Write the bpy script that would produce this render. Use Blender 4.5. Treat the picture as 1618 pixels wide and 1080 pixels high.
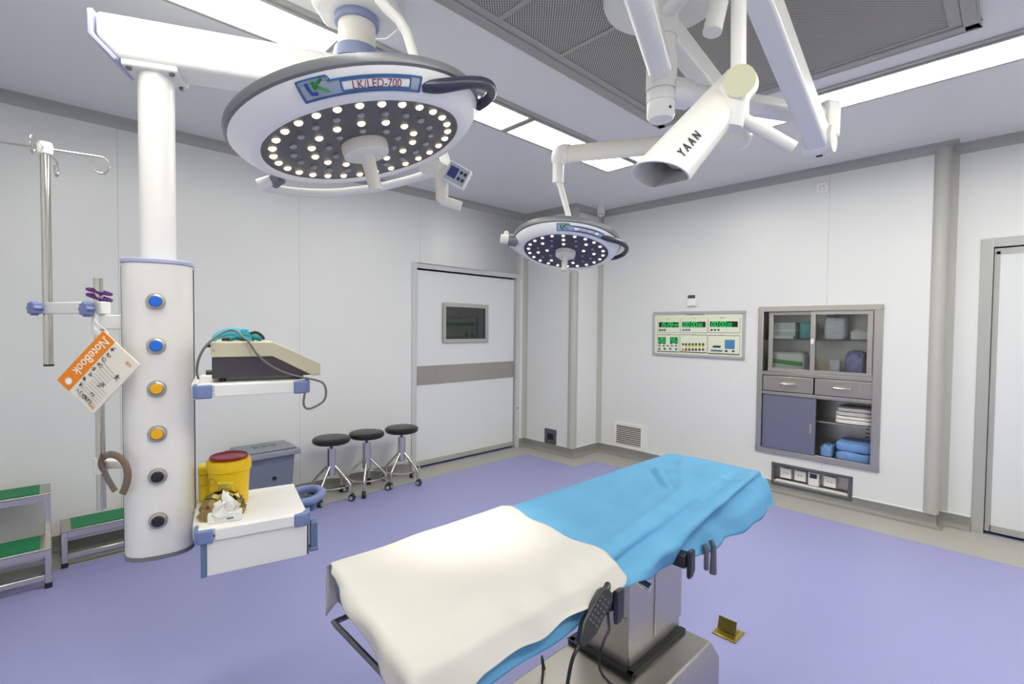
import bpy, bmesh, math, random
from mathutils import Vector, Matrix
R = math.radians
random.seed(7)
for o in list(bpy.data.objects): bpy.data.objects.remove(o)
SC = bpy.context.scene
COL = SC.collection

# ------------------------------------------------------------------ camera, world, exposure
YAW, PITCH, ROLL, CAMH, FPX = 0.7643, 0.0286, -0.0096, 1.45, 769.2
fw = Vector((math.sin(YAW)*math.cos(PITCH), math.cos(YAW)*math.cos(PITCH), -math.sin(PITCH)))
rt = Vector((math.cos(YAW), -math.sin(YAW), 0))
dn = fw.cross(rt)
rt2 = rt*math.cos(ROLL)+dn*math.sin(ROLL)
dn2 = dn*math.cos(ROLL)-rt*math.sin(ROLL)
cam = bpy.data.cameras.new('camera'); camo = bpy.data.objects.new('camera', cam); COL.objects.link(camo)
m = Matrix((rt2, -dn2, -fw)).transposed().to_4x4(); m.translation = (0, 0, CAMH)
camo.matrix_world = m
cam.sensor_width = 36; cam.lens = FPX/1618*36; cam.clip_start = .02
SC.camera = camo
SC.view_settings.view_transform = 'Standard'; SC.view_settings.look = 'None'
SC.view_settings.gamma = 1; SC.view_settings.use_curve_mapping = False
SC.view_settings.exposure = 1.12
W = bpy.data.worlds.new('world'); SC.world = W; W.use_nodes = True
W.node_tree.nodes['Background'].inputs[0].default_value = (.8, .85, .9, 1)
W.node_tree.nodes['Background'].inputs[1].default_value = 0.05
PANEL_EMIT = 6.5        # ceiling light panels
LED_EMIT = 0.8          # lit LEDs of the surgical lamps

# ------------------------------------------------------------------ materials
def lin(h):
    h = h.lstrip('#'); v = [int(h[i:i+2], 16)/255 for i in (0, 2, 4)]
    return [x/12.92 if x <= .04045 else ((x+.055)/1.055)**2.4 for x in v]+[1]
def mat(name, color, rough=.5, metal=0., var=.03, scale=30., bump=0., emit=None, estr=0., spec=.5, coat=0., stretch=None):
    mm = bpy.data.materials.new(name); mm.use_nodes = True
    nt = mm.node_tree; b = nt.nodes['Principled BSDF']
    c = lin(color) if isinstance(color, str) else color
    b.inputs['Roughness'].default_value = rough; b.inputs['Metallic'].default_value = metal
    b.inputs['Specular IOR Level'].default_value = spec
    if coat: b.inputs['Coat Weight'].default_value = coat; b.inputs['Coat Roughness'].default_value = .1
    tc = nt.nodes.new('ShaderNodeTexCoord')
    no = nt.nodes.new('ShaderNodeTexNoise'); no.inputs['Scale'].default_value = scale; no.inputs['Detail'].default_value = 3
    if stretch:
        mp = nt.nodes.new('ShaderNodeMapping'); mp.inputs['Scale'].default_value = stretch
        nt.links.new(tc.outputs['Object'], mp.inputs['Vector']); nt.links.new(mp.outputs['Vector'], no.inputs['Vector'])
    else: nt.links.new(tc.outputs['Object'], no.inputs['Vector'])
    mx = nt.nodes.new('ShaderNodeMix'); mx.data_type = 'RGBA'
    mx.inputs['A'].default_value = [max(0, x*(1-var*2)) for x in c[:3]]+[1]
    mx.inputs['B'].default_value = [min(1, x*(1+var*2)) for x in c[:3]]+[1]
    nt.links.new(no.outputs['Fac'], mx.inputs['Factor']); nt.links.new(mx.outputs['Result'], b.inputs['Base Color'])
    if bump:
        bp = nt.nodes.new('ShaderNodeBump'); bp.inputs['Strength'].default_value = bump; bp.inputs['Distance'].default_value = .002
        nt.links.new(no.outputs['Fac'], bp.inputs['Height']); nt.links.new(bp.outputs['Normal'], b.inputs['Normal'])
    if emit:
        b.inputs['Emission Color'].default_value = lin(emit) if isinstance(emit, str) else emit
        b.inputs['Emission Strength'].default_value = estr
    return mm
def seam_mat(name, color, axis, pitch, off, rough):
    """sheet wall panels with fine vertical joints"""
    mm = mat(name, color, rough, var=.008, scale=2.)
    nt = mm.node_tree; b = nt.nodes['Principled BSDF']
    src = b.inputs['Base Color'].links[0].from_socket
    tc = nt.nodes.new('ShaderNodeTexCoord'); sx = nt.nodes.new('ShaderNodeSeparateXYZ')
    nt.links.new(tc.outputs['Object'], sx.inputs[0])
    a = nt.nodes.new('ShaderNodeMath'); a.operation = 'ADD'; a.inputs[1].default_value = 50*pitch-off
    nt.links.new(sx.outputs[axis], a.inputs[0])
    q = nt.nodes.new('ShaderNodeMath'); q.operation = 'MODULO'; q.inputs[1].default_value = pitch
    nt.links.new(a.outputs[0], q.inputs[0])
    l = nt.nodes.new('ShaderNodeMath'); l.operation = 'LESS_THAN'; l.inputs[1].default_value = .004
    nt.links.new(q.outputs[0], l.inputs[0])
    mx = nt.nodes.new('ShaderNodeMix'); mx.data_type = 'RGBA'
    nt.links.new(src, mx.inputs['A']); mx.inputs['B'].default_value = [x*.72 for x in lin(color)[:3]]+[1]
    nt.links.new(l.outputs[0], mx.inputs['Factor']); nt.links.new(mx.outputs['Result'], b.inputs['Base Color'])
    return mm
def speck_mat(name, c1, c2, rough, scale):
    mm = mat(name, c1, rough, var=.0, scale=3)
    nt = mm.node_tree; b = nt.nodes['Principled BSDF']
    tc = nt.nodes.new('ShaderNodeTexCoord')
    n = nt.nodes.new('ShaderNodeTexNoise'); n.inputs['Scale'].default_value = scale; n.inputs['Detail'].default_value = 4; n.inputs['Roughness'].default_value = .8
    nt.links.new(tc.outputs['Object'], n.inputs['Vector'])
    r = nt.nodes.new('ShaderNodeValToRGB'); r.color_ramp.elements[0].position = .36; r.color_ramp.elements[1].position = .64
    r.color_ramp.elements[0].color = lin(c2); r.color_ramp.elements[1].color = lin(c1)
    nt.links.new(n.outputs['Fac'], r.inputs[0]); nt.links.new(r.outputs[0], b.inputs['Base Color'])
    return mm
def mesh_mat(name, c1, c2, pitch):
    """perforated sheet: staggered dark holes"""
    mm = mat(name, c1, .45, metal=.0, var=.0)
    nt = mm.node_tree; b = nt.nodes['Principled BSDF']
    tc = nt.nodes.new('ShaderNodeTexCoord'); mp = nt.nodes.new('ShaderNodeMapping')
    mp.inputs['Rotation'].default_value = (0, 0, R(45)); mp.inputs['Scale'].default_value = (1/pitch, 1/pitch, 0)
    nt.links.new(tc.outputs['Object'], mp.inputs['Vector'])
    v = nt.nodes.new('ShaderNodeTexVoronoi'); v.inputs['Scale'].default_value = 1; v.inputs['Randomness'].default_value = 0
    nt.links.new(mp.outputs[0], v.inputs['Vector'])
    r = nt.nodes.new('ShaderNodeValToRGB'); r.color_ramp.elements[0].position = .34; r.color_ramp.elements[1].position = .42
    r.color_ramp.elements[0].color = lin(c2); r.color_ramp.elements[1].color = lin(c1)
    nt.links.new(v.outputs['Distance'], r.inputs[0]); nt.links.new(r.outputs[0], b.inputs['Base Color'])
    return mm
def glass_mat(name, tint, gloss=.10):
    mm = bpy.data.materials.new(name); mm.use_nodes = True; nt = mm.node_tree; nt.nodes.clear()
    out = nt.nodes.new('ShaderNodeOutputMaterial'); t = nt.nodes.new('ShaderNodeBsdfTransparent'); t.inputs[0].default_value = lin(tint)
    g = nt.nodes.new('ShaderNodeBsdfGlossy'); g.inputs['Roughness'].default_value = .03
    mx = nt.nodes.new('ShaderNodeMixShader'); fr = nt.nodes.new('ShaderNodeFresnel'); fr.inputs[0].default_value = 1.5
    nt.links.new(fr.outputs[0], mx.inputs[0]); nt.links.new(t.outputs[0], mx.inputs[1]); nt.links.new(g.outputs[0], mx.inputs[2])
    nt.links.new(mx.outputs[0], out.inputs[0]); return mm

MT = dict(
 wall_l=seam_mat('wall_panel_left', '#e2e3e2', 0, 1.19, .36, .32), wall_r=seam_mat('wall_panel_right', '#e2e3e2', 1, 2.38, 1.13, .32),
 wall=mat('wall_panel', '#e2e3e2', .32, var=.008, scale=2), ceil=mat('ceiling_panel', '#e9eae9', .38, var=.01, scale=1.5),
 alu=mat('aluminium_trim', '#b3b3af', .35, .2, var=.02), cove=mat('cove_trim', '#b0b0ab', .4, .1, var=.02),
 floor=speck_mat('lilac_vinyl', '#9d9fce', '#8d8fc1', .38, 260), border=speck_mat('grey_vinyl', '#b5b3ad', '#a3a19b', .4, 200),
 skirt=speck_mat('skirting_vinyl', '#8f8e8b', '#85847f', .4, 160),
 door=mat('door_white', '#dfe1e3', .3, var=.006, scale=2), white=mat('white_enamel', '#eeedeb', .28, var=.01), whitep=mat('white_plastic', '#ebe9e6', .38, var=.012),
 cream=mat('cream_plastic', '#eeebe3', .4, var=.012), greyring=mat('lamp_grey_rim', '#808186', .35, .25, var=.02),
 lilac=mat('lilac_plastic', '#b3b6da', .4, var=.02), lampw=mat('lamp_shell_white', '#faf9f8', .3, var=.006), cap=mat('pale_yellow_cap', '#e9e6c4', .4, var=.01), ring=mat('column_ring_blue', '#8f98bd', .4, var=.02), alul=mat('light_aluminium', '#cbccce', .4, .1, var=.01), dull=mat('corner_profile', '#b7b6b0', .55, 0, var=.02), blue=mat('bumper_blue', '#7685b6', .45, var=.02), slate=mat('slate_blue', '#5f7698', .45, var=.02),
 chrome=mat('chrome', '#d4d0c8', .13, 1., var=.01), steel=mat('brushed_steel', '#c4c0b9', .38, 1., var=.06, scale=18, stretch=(1, 1, 14)),
 steelh=mat('brushed_steel_flat', '#bdb9b2', .34, 1., var=.06, scale=18, stretch=(14, 14, 1)), dsteel=mat('dark_steel', '#77777d', .34, .9, var=.04),
 cabdoor=mat('blue_grey_steel', '#85879a', .36, .6, var=.03, scale=12), blk=mat('black_rubber', '#1b1b1d', .5, var=.05), blkp=mat('black_plastic', '#26262c', .32, var=.03),
 leather=mat('black_vinyl_seat', '#202022', .33, var=.08, scale=60, bump=.1), navy=mat('navy_plastic', '#33344a', .3, var=.03),
 led_face=mat('lamp_face', '#55545a', .3, var=.02), led_face2=mat('lamp_face_navy', '#2e2d48', .3, var=.02), lens=mat('unlit_lens', '#a9aab2', .15, var=.05),
 led=mat('lit_led', '#f8ead0', .3, var=0, emit='#ffe7b8', estr=LED_EMIT), ledw=mat('lit_led_cool', '#fff4e4', .3, var=0, emit='#ffecd4', estr=LED_EMIT*.8),
 panel=mat('light_diffuser', '#ffffff', .5, var=0, emit=(1, .985, .87, 1), estr=PANEL_EMIT),
 mesh=mesh_mat('perforated_steel', '#c2beb8', '#3a3835', .0105), meshf=mat('diffuser_frame', '#a9a7a2', .4, .15, var=.02),
 drape=mat('blue_drape', '#65a3cc', .8, var=.06, scale=9, bump=.0, spec=.2), sheet=mat('white_sheet', '#cac7c3', .85, var=.03, scale=7, spec=.2),
 yellow=mat('yellow_plastic', '#f3c80a', .35, var=.02), yellow2=mat('yellow_plastic_bright', '#f6dc18', .35, var=.02), red=mat('dark_red_lid', '#93152c', .35, var=.04),
 label_y=mat('label_yellow', '#e3cd3a', .5, var=.08, scale=120), binm=mat('grey_bin', '#6e7687', .4, var=.03), binl=mat('grey_bin_lid', '#838895', .4, var=.03),
 green=mat('green_tread', '#0d7b4c', .6, var=.06, scale=80, bump=.15), beige=mat('beige_enamel', '#cdc6ac', .4, var=.015), char=mat('charcoal_metal', '#433f45', .45, var=.04, scale=20),
 teal=mat('teal_strap', '#3fa9bf', .6, var=.08, scale=50), teald=mat('teal_fabric', '#127f86', .7, var=.1), cable=mat('grey_cable', '#6b6a69', .45, var=.03), cablew=mat('light_grey_cable', '#b9b6b2', .45, var=.03),
 orange=mat('orange_cover', '#f08a12', .5, var=.03), paper=mat('notebook_paper', '#ece6dc', .6, var=.015), ink=mat('ink', '#1c1c26', .6, var=0), greyln=mat('grey_print', '#a9a39a', .6, var=0), whiteink=mat('white_print', '#fdfdfa', .5, var=0), orink=mat('orange_print', '#e9a33d', .5, var=0),
 gold=mat('gold_foil', '#a9975a', .22, .9, var=.12, scale=35), foilw=mat('clear_wrap', '#e8e4de', .25, var=.05, scale=30), brass=mat('brass', '#b7a04c', .28, 1., var=.06), brassd=mat('brass_dark', '#8f8344', .35, 1., var=.08),
 purple=mat('purple_beads', '#5b1f74', .3, var=.25, scale=60), brown=mat('brown_strap', '#7d6a58', .5, var=.1),
 outblue=mat('blue_valve', '#1f6fe0', .35, var=.02), outyel=mat('yellow_valve', '#f5b316', .35, var=.02), outblk=mat('black_valve', '#22242c', .3, var=.02),
 cpanel=mat('panel_cream', '#e4e7cf', .4, var=.01), pframe=mat('panel_frame', '#b9bcbf', .35, .4, var=.02), disp=mat('display_dark', '#06301a', .2, var=0), seg=mat('green_digits', '#2fdc78', .4, var=0, emit='#1fe070', estr=.35), lblb=mat('label_blue', '#3766a4', .4, var=.02), lblg=mat('label_grey', '#a8b4c6', .4, var=.02),
 bluesky=mat('keypad_blue', '#4f86b8', .4, var=.02), darkgrey=mat('dark_grey_mark', '#4d4f58', .4, var=.02), redink=mat('red_print', '#8d1f2e', .5, var=0), greenk=mat('logo_green', '#1f8a34', .5, var=0), bluel=mat('logo_blue', '#1f57a8', .5, var=0),
 dgl=mat('dark_glass', '#2b2f31', .04, var=.02, spec=.8), dark=mat('shadow_gap', '#141414', .6, var=0), glass=glass_mat('clear_glass', '#fafcfb'), vent=mat('dark_vent', '#35332f', .5, var=.05), slat=mat('vent_slat', '#c9c6c0', .4, var=.02),
 linen=mat('white_linen', '#e9e7e0', .85, var=.03), linenb=mat('blue_linen', '#7299d2', .8, var=.10, scale=25), pkg=mat('white_package', '#eceeea', .4, var=.02), pkgg=mat('green_stripe', '#4fae3d', .45, var=.02), pkgt=mat('teal_pack', '#5aacae', .4, var=.15, scale=40), pkgv=mat('violet_pack', '#9a9ad2', .35, var=.35, scale=22), pkgc=mat('clear_pack', '#e2e6f0', .25, var=.10, scale=40), boxg=mat('grey_carton', '#ccd6d8', .6, var=.03),
 screen=mat('lcd_violet', '#3b3a7c', .2, var=.05), lensgl=mat('camera_glass', '#3a3634', .08, var=.02), metalin=mat('camera_inner', '#b7b5b3', .35, .3, var=.03), tray=mat('tray_white', '#f4f3f1', .3, var=.006),
)

# ------------------------------------------------------------------ mesh builder
I4 = Matrix.Identity(4)
def frame(o, x, y, z):
    mm = Matrix((Vector(x).normalized(), Vector(y).normalized(), Vector(z).normalized())).transposed().to_4x4()
    mm.translation = o; return mm
def zframe(o, axis, ref=(0, 0, 1)):
    z = Vector(axis).normalized(); r = Vector(ref)
    if abs(z.dot(r)) > .98: r = Vector((1, 0, 0))
    x = r.cross(z).normalized(); return frame(o, x, z.cross(x), z)
class M:
    def __init__(s, T=None): s.v = []; s.f = []; s.T = T or I4
    def add(s, vs, fs, T=None):
        n = len(s.v); T = s.T @ T if T is not None else s.T
        s.v += [T @ Vector(p) for p in vs]; s.f += [[i+n for i in f] for f in fs]; return s
    def box(s, x0, x1, y0, y1, z0, z1, T=None):
        x0, x1 = min(x0, x1), max(x0, x1); y0, y1 = min(y0, y1), max(y0, y1); z0, z1 = min(z0, z1), max(z0, z1)
        vs = [(x, y, z) for z in (z0, z1) for y in (y0, y1) for x in (x0, x1)]
        return s.add(vs, [(0, 2, 3, 1), (4, 5, 7, 6), (0, 1, 5, 4), (2, 6, 7, 3), (0, 4, 6, 2), (1, 3, 7, 5)], T)
    def prism(s, poly, z0, z1, T=None):
        a = sum(poly[i][0]*poly[(i+1) % len(poly)][1]-poly[(i+1) % len(poly)][0]*poly[i][1] for i in range(len(poly)))
        if a < 0: poly = poly[::-1]
        n = len(poly); vs = [(p[0], p[1], z0) for p in poly]+[(p[0], p[1], z1) for p in poly]
        return s.add(vs, [tuple(range(n-1, -1, -1)), tuple(range(n, 2*n))]+[(i, (i+1) % n, n+(i+1) % n, n+i) for i in range(n)], T)
    def lathe(s, prof, T=None, n=32, a0=0, a1=2*math.pi):
        full = abs(a1-a0-2*math.pi) < 1e-6; k = n if full else n+1
        vs = []; fs = []
        for (r, z) in prof:
            for i in range(k):
                a = a0+(a1-a0)*i/n; vs.append((max(r, 1e-5)*math.cos(a), max(r, 1e-5)*math.sin(a), z))
        for j in range(len(prof)-1):
            for i in range(n):
                b = (i+1) % k if full else i+1
                fs.append((j*k+i, j*k+b, (j+1)*k+b, (j+1)*k+i))
        return s.add(vs, fs, T)
    def cyl(s, p, q, r, n=20, r2=None):
        p, q = Vector(p), Vector(q); L = (q-p).length; r2 = r if r2 is None else r2
        return s.lathe([(0, 0), (r, 0), (r2, L), (0, L)], zframe(p, q-p), n)
    def tube(s, pts, r, n=12, closed=False, smooth=0, flat=None):
        P = [Vector(p) for p in pts]
        for _ in range(smooth):
            Q = []
            L = len(P)
            rng = range(L if closed else L-1)
            if not closed: Q.append(P[0])
            for i in rng:
                a, b = P[i], P[(i+1) % L]; Q += [a*.75+b*.25, a*.25+b*.75]
            if not closed: Q.append(P[-1])
            P = Q
        N = len(P); rs = r if isinstance(r, (list, tuple)) else None
        prev = None; vs = []; fs = []
        for i in range(N):
            t = (P[(i+1) % N]-P[i-1]) if closed else (P[min(i+1, N-1)]-P[max(i-1, 0)])
            t.normalize()
            if prev is None:
                x = t.cross(Vector((0, 0, 1)));
                if x.length < .1: x = t.cross(Vector((1, 0, 0)))
            else: x = prev-t*prev.dot(t)
            x.normalize(); prev = x; y = t.cross(x)
            if rs:
                q = i/(N-1)*(len(rs)-1); k = min(int(q), len(rs)-2); rr = rs[k]*(1-(q-k))+rs[k+1]*(q-k)
            else: rr = r
            for j in range(n):
                a = 2*math.pi*j/n; vs.append(P[i]+x*rr*math.cos(a)+y*(rr if flat is None else flat)*math.sin(a))
        for i in range(N if closed else N-1):
            b = (i+1) % N
            for j in range(n): fs.append((i*n+j, i*n+(j+1) % n, b*n+(j+1) % n, b*n+j))
        if not closed: fs += [tuple(range(n-1, -1, -1)), tuple((N-1)*n+j for j in range(n))]
        return s.add(vs, fs)
    def grid(s, fn, nu, nv, wrap=False):
        vs = [fn(i/nu, j/nv) for i in range(nu+1) for j in range(nv+1)]
        return s.add(vs, [(i*(nv+1)+j, (i+1)*(nv+1)+j, (i+1)*(nv+1)+j+1, i*(nv+1)+j+1) for i in range(nu) for j in range(nv)])
    def sphere(s, c, r, n=16, sz=1.):
        return s.lathe([(r*math.sin(math.pi*k/(n//2)), -r*sz*math.cos(math.pi*k/(n//2))) for k in range(n//2+1)], Matrix.Translation(c), n)
ORG = {}
def ob(name, mb, mt, parent=None, bevel=0, seg=2, ang=35, solid=0, subd=0, label=None):
    org = ORG[parent.name] if parent else Vector((0, 0, 0))
    me = bpy.data.meshes.new(name)
    me.from_pydata([tuple(p-org) for p in mb.v], [], mb.f); me.update()
    bm = bmesh.new(); bm.from_mesh(me); bmesh.ops.remove_doubles(bm, verts=bm.verts, dist=2e-5); bmesh.ops.recalc_face_normals(bm, faces=bm.faces); bm.to_mesh(me); bm.free()
    me.materials.append(MT[mt])
    for p in me.polygons: p.use_smooth = True
    me.set_sharp_from_angle(angle=R(ang))
    o = bpy.data.objects.new(name, me); COL.objects.link(o)
    if parent: o.parent = parent; ORG[o.name] = org
    else: ORG[o.name] = Vector((0, 0, 0))
    if solid:
        q = o.modifiers.new('thick', 'SOLIDIFY'); q.thickness = solid; q.offset = -1
    if bevel:
        q = o.modifiers.new('edge', 'BEVEL'); q.width = bevel; q.segments = seg; q.limit_method = 'ANGLE'; q.angle_limit = R(40)
    if subd:
        q = o.modifiers.new('sub', 'SUBSURF'); q.levels = subd; q.render_levels = subd
    if label: o['label'] = label
    return o
def thing(name, loc, label, cat, group=None):
    o = bpy.data.objects.new(name, None); COL.objects.link(o); o.location = loc; o.empty_display_size = .05
    o['label'] = label; o['category'] = cat
    if group: o['group'] = group
    ORG[o.name] = Vector(loc); return o
def tag(o, label, cat, group=None):
    o['label'] = label; o['category'] = cat
    if group: o['group'] = group
    return o
def struct(name, mb, mt, parent=None, **k):
    o = ob(name, mb, mt, parent, **k)
    if not parent: o['kind'] = 'structure'
    return o
def sroot(name, loc=(0, 0, 0)):
    o = bpy.data.objects.new(name, None); COL.objects.link(o); o.location = loc; o['kind'] = 'structure'; ORG[o.name] = Vector(loc); return o
def dup(root, loc, rotz, label=None):
    r = root.copy(); COL.objects.link(r); r.location = loc; r.rotation_euler = (0, 0, rotz)
    if label: r['label'] = label
    for ch in list(root.children):
        k = ch.copy(); COL.objects.link(k); k.parent = r
        for g in ch.children:
            d = g.copy(); COL.objects.link(d); d.parent = k
    return r
_FC = {}
def textpts(s, size=1., extr=.02):
    """letters as solid mesh, centred in x and y, in text units"""
    if (s, extr) not in _FC:
        cu = bpy.data.curves.new('letters', 'FONT'); cu.body = s; cu.size = 1; cu.extrude = extr; cu.align_x = 'CENTER'; cu.align_y = 'CENTER'; cu.resolution_u = 3
        o = bpy.data.objects.new('letters', cu); COL.objects.link(o)
        dg = bpy.context.evaluated_depsgraph_get(); dg.update()
        me = bpy.data.meshes.new_from_object(o.evaluated_get(dg))
        _FC[(s, extr)] = ([v.co.copy() for v in me.vertices], [list(p.vertices) for p in me.polygons])
        bpy.data.objects.remove(o); bpy.data.meshes.remove(me); bpy.data.curves.remove(cu)
    vs, fs = _FC[(s, extr)]
    return [v*size for v in vs], fs
def text(mb, s, size, T, fn=None, extr=.02, sx=1.):
    vs, fs = textpts(s, size, extr)
    vs = [Vector((v.x*sx, v.y, v.z)) for v in vs]
    if fn: vs = [fn(v) for v in vs]; mb.add(vs, fs)
    else: mb.add(vs, fs, T)
SEG = {'0': 'abcdef', '1': 'bc', '2': 'abged', '3': 'abgcd', '4': 'fgbc', '5': 'afgcd', '6': 'afgedc', '7': 'abc', '8': 'abcdefg', '9': 'abcdfg'}
def digits(mb, s, x, y, h, T, adv=.62, wd=.5):
    w = h*wd; t = h*.085
    for ch in s:
        if ch == ' ': x += h*.3; continue
        if ch in ':.':
            for yy in ((.3, .7) if ch == ':' else (.06,)): mb.box(x, x+t, y+h*yy-t/2, y+h*yy+t/2, 0, .0006, T)
            x += h*.22; continue
        B = dict(a=(0, w, h-t, h), g=(0, w, h/2-t/2, h/2+t/2), d=(0, w, 0, t), f=(0, t, h/2, h), b=(w-t, w, h/2, h), e=(0, t, 0, h/2), c=(w-t, w, 0, h/2))
        for k in SEG[ch]:
            a = B[k]; sh = .12
            vs = [(x+xx+(yy)*sh, y+yy, zz) for zz in (0, .0006) for yy in a[2:] for xx in a[:2]]
            mb.add(vs, [(0, 2, 3, 1), (4, 5, 7, 6), (0, 1, 5, 4), (2, 6, 7, 3), (0, 4, 6, 2), (1, 3, 7, 5)], T)
        x += h*adv
    return x

# ------------------------------------------------------------------ room shell
H = 2.82; WY = 4.215; WX = 4.742; CX = 4.26; CY = 3.45; RX = 4.87; RY = .40; BX, BY = -1.15, -1.75
struct('floor', M().box(BX-.1, 5.2, BY-.1, WY+.3, -.1, 0), 'floor')
b = M(); b.prism([(BX, WY), (BX, 3.9), (3.99, 3.9), (3.99, 3.2), (4.335, 3.2), (4.335, BY), (RX, BY), (RX, RY), (WX, RY), (WX, CY), (CX, CY), (CX, WY)], 0, .0015)
struct('trim_1', b, 'border')
struct('ceiling', M().box(BX-.1, 5.2, BY-.1, WY+.3, H, H+.1), 'ceil')
def holed(mb, a0, a1, z0, z1, holes, put):
    """wall slab split in cells, leaving the holes open"""
    A = sorted({a0, a1, *[h[0] for h in holes], *[h[1] for h in holes]}); Z = sorted({z0, z1, *[h[2] for h in holes], *[h[3] for h in holes]})
    for i in range(len(A)-1):
        for j in range(len(Z)-1):
            ca, cz = (A[i]+A[i+1])/2, (Z[j]+Z[j+1])/2
            if any(h[0] < ca < h[1] and h[2] < cz < h[3] for h in holes): continue
            put(A[i], A[i+1], Z[j], Z[j+1])
DX0, DX1, DZ = 2.70, 4.10, 2.045
b = M(); holed(b, BX-.1, CX+.1, 0, H, [(DX0, DX1, -.01, DZ)], lambda a, c, e, g: b.box(a, c, WY, WY+.1, e, g)); struct('wall_left', b, 'wall_l')
CAB = (.741, 1.667, .337, 1.666); OUT = (.925, 1.51, .075, .25)
b = M(); holed(b, RY, CY, 0, H, [CAB, OUT], lambda a, c, e, g: b.box(WX, WX+.1, a, c, e, g)); struct('wall_right', b, 'wall_r')
struct('wall_corner', M().box(CX, CX+.08, CY, WY, 0, H).box(CX+.08, WX+.1, CY, CY+.08, 0, H), 'wall')
RD0, RD1, RDZ = -.80, .145, 2.055
b = M(); holed(b, BY-.1, RY, 0, H, [(RD0, RD1, -.01, RDZ)], lambda a, c, e, g: b.box(RX, RX+.1, a, c, e, g)); b.box(WX+.1, RX, RY, RY+.06, 0, H); struct('wall_recess', b, 'wall')
struct('wall_back', M().box(BX-.1, 5.0, BY-.1, BY, 0, H), 'wall'); struct('wall_near', M().box(BX-.1, BX, BY, WY, 0, H), 'wall')
def sweep(path, prof, cap=True):
    """prof: (offset into the room, z) swept along path, room on the right-hand side"""
    P = [Vector((x, y)) for x, y in path]; n = len(P); D = [(P[i+1]-P[i]).normalized() for i in range(n-1)]
    N = [Vector((d.y, -d.x)) for d in D]; vs = []
    for i in range(n):
        if i == 0: o = N[0]
        elif i == n-1: o = N[-1]
        else: o = (N[i-1]+N[i])/(1+N[i-1].dot(N[i]))
        vs += [(P[i].x+o.x*a, P[i].y+o.y*a, z) for a, z in prof]
    k = len(prof); fs = [(i*k+j, i*k+(j+1) % k, (i+1)*k+(j+1) % k, (i+1)*k+j) for i in range(n-1) for j in range(k)]
    if cap: fs += [tuple(range(k)), tuple(range((n-1)*k, n*k))[::-1]]
    return M().add(vs, fs)
sk = [(0, .0), (0, .1), (.008, .1), (.008, .045)]+[(.045-.037*math.cos(a), .045-.043*math.sin(a)) for a in [R(x) for x in (20, 40, 60, 80, 90)]]+[(.045, .0)]
struct('baseboard_left', sweep([(BX, WY), (DX0-.055, WY)], sk), 'skirt')
struct('baseboard_right', sweep([(DX1+.06, WY), (CX, WY), (CX, CY), (WX, CY), (WX, RY), (RX, RY), (RX, RD1+.07)], sk), 'skirt')
sl = [(0, .1), (.010, .1), (.010, .105), (0, .107)]
struct('trim_6', sweep([(DX1+.06, WY), (CX, WY), (CX, CY), (WX, CY), (WX, RY), (RX, RY), (RX, RD1+.07)], sl), 'door')
cv = [(0, H-.065)]+[(.06-.06*math.cos(a), H-.065+.06*math.sin(a)) for a in [R(x) for x in (10, 25, 40, 55, 70, 85)]]+[(.065, H), (0, H)]
struct('trim_2', sweep([(BX, WY), (CX, WY), (CX, CY), (WX, CY), (WX, RY), (RX, RY), (RX, BY)], cv), 'cove')
b = M()
for x, y in ((CX+.030, CY+.030), (WX+.030, RY+.030)): b.cyl((x, y, .1), (x, y, H), .05, 28)
struct('trim_3', b, 'dull')
def fillet(x, y, sx, sy, r=.045):
    pts = [(x, y)]+[(x+sx*(r-r*math.sin(a)), y+sy*(r-r*math.cos(a))) for a in [R(k) for k in range(0, 91, 15)]]
    return pts
b = M(); b.prism(fillet(CX, WY, -1, -1), .1, H); b.prism(fillet(WX, CY, -1, -1), .1, H); b.prism(fillet(RX, RY, -1, -1, .06), .1, H); struct('trim_4', b, 'dull')

# sliding door in the left wall
d1 = sroot('door_1', (3.4, WY, 0))
ob('door_leaf', M().box(DX0+.004, DX1-.012, WY+.018, WY+.062, .022, DZ-.014), 'door', d1, bevel=.004)
ob('band', M().box(DX0+.006, DX1-.016, WY+.014, WY+.018, .856, 1.052), 'steelh', d1, label='brushed steel kick band')
ob('bottom_rail', M().box(DX0+.006, DX1-.014, WY+.014, WY+.018, .024, .075), 'alu', d1)
wf = M()
for a in ((3.03, 3.66, 1.672, 1.712), (3.03, 3.66, 1.286, 1.326), (3.03, 3.07, 1.326, 1.672), (3.62, 3.66, 1.326, 1.672)): wf.box(a[0], a[1], WY-.004, WY+.02, a[2], a[3])
f = ob('window_frame', wf, 'alu', d1, bevel=.004); ob('window_pane', M().box(3.07, 3.62, WY+.008, WY+.014, 1.326, 1.672), 'dgl', f)
ob('gap_shade', M().box(DX0, DX1, WY+.07, WY+.09, 0, DZ), 'dark', d1)  # black sheet behind the leaf, stands in for shade in the gaps
ob('door_frame', M().box(DX0-.055, DX0, WY-.012, WY+.07, 0, DZ+.05).box(DX1, DX1+.06, WY-.012, WY+.07, 0, DZ+.05).box(DX0, DX1, WY-.012, WY+.07, DZ, DZ+.05), 'alul', d1, bevel=.003)
ob('lock_knob', M().lathe([(0, .0), (.009, 0), (.007, .008), (0, .01)], zframe((DX1+.03, WY-.012, .48), (0, -1, 0)), 14), 'blk', d1)
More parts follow.
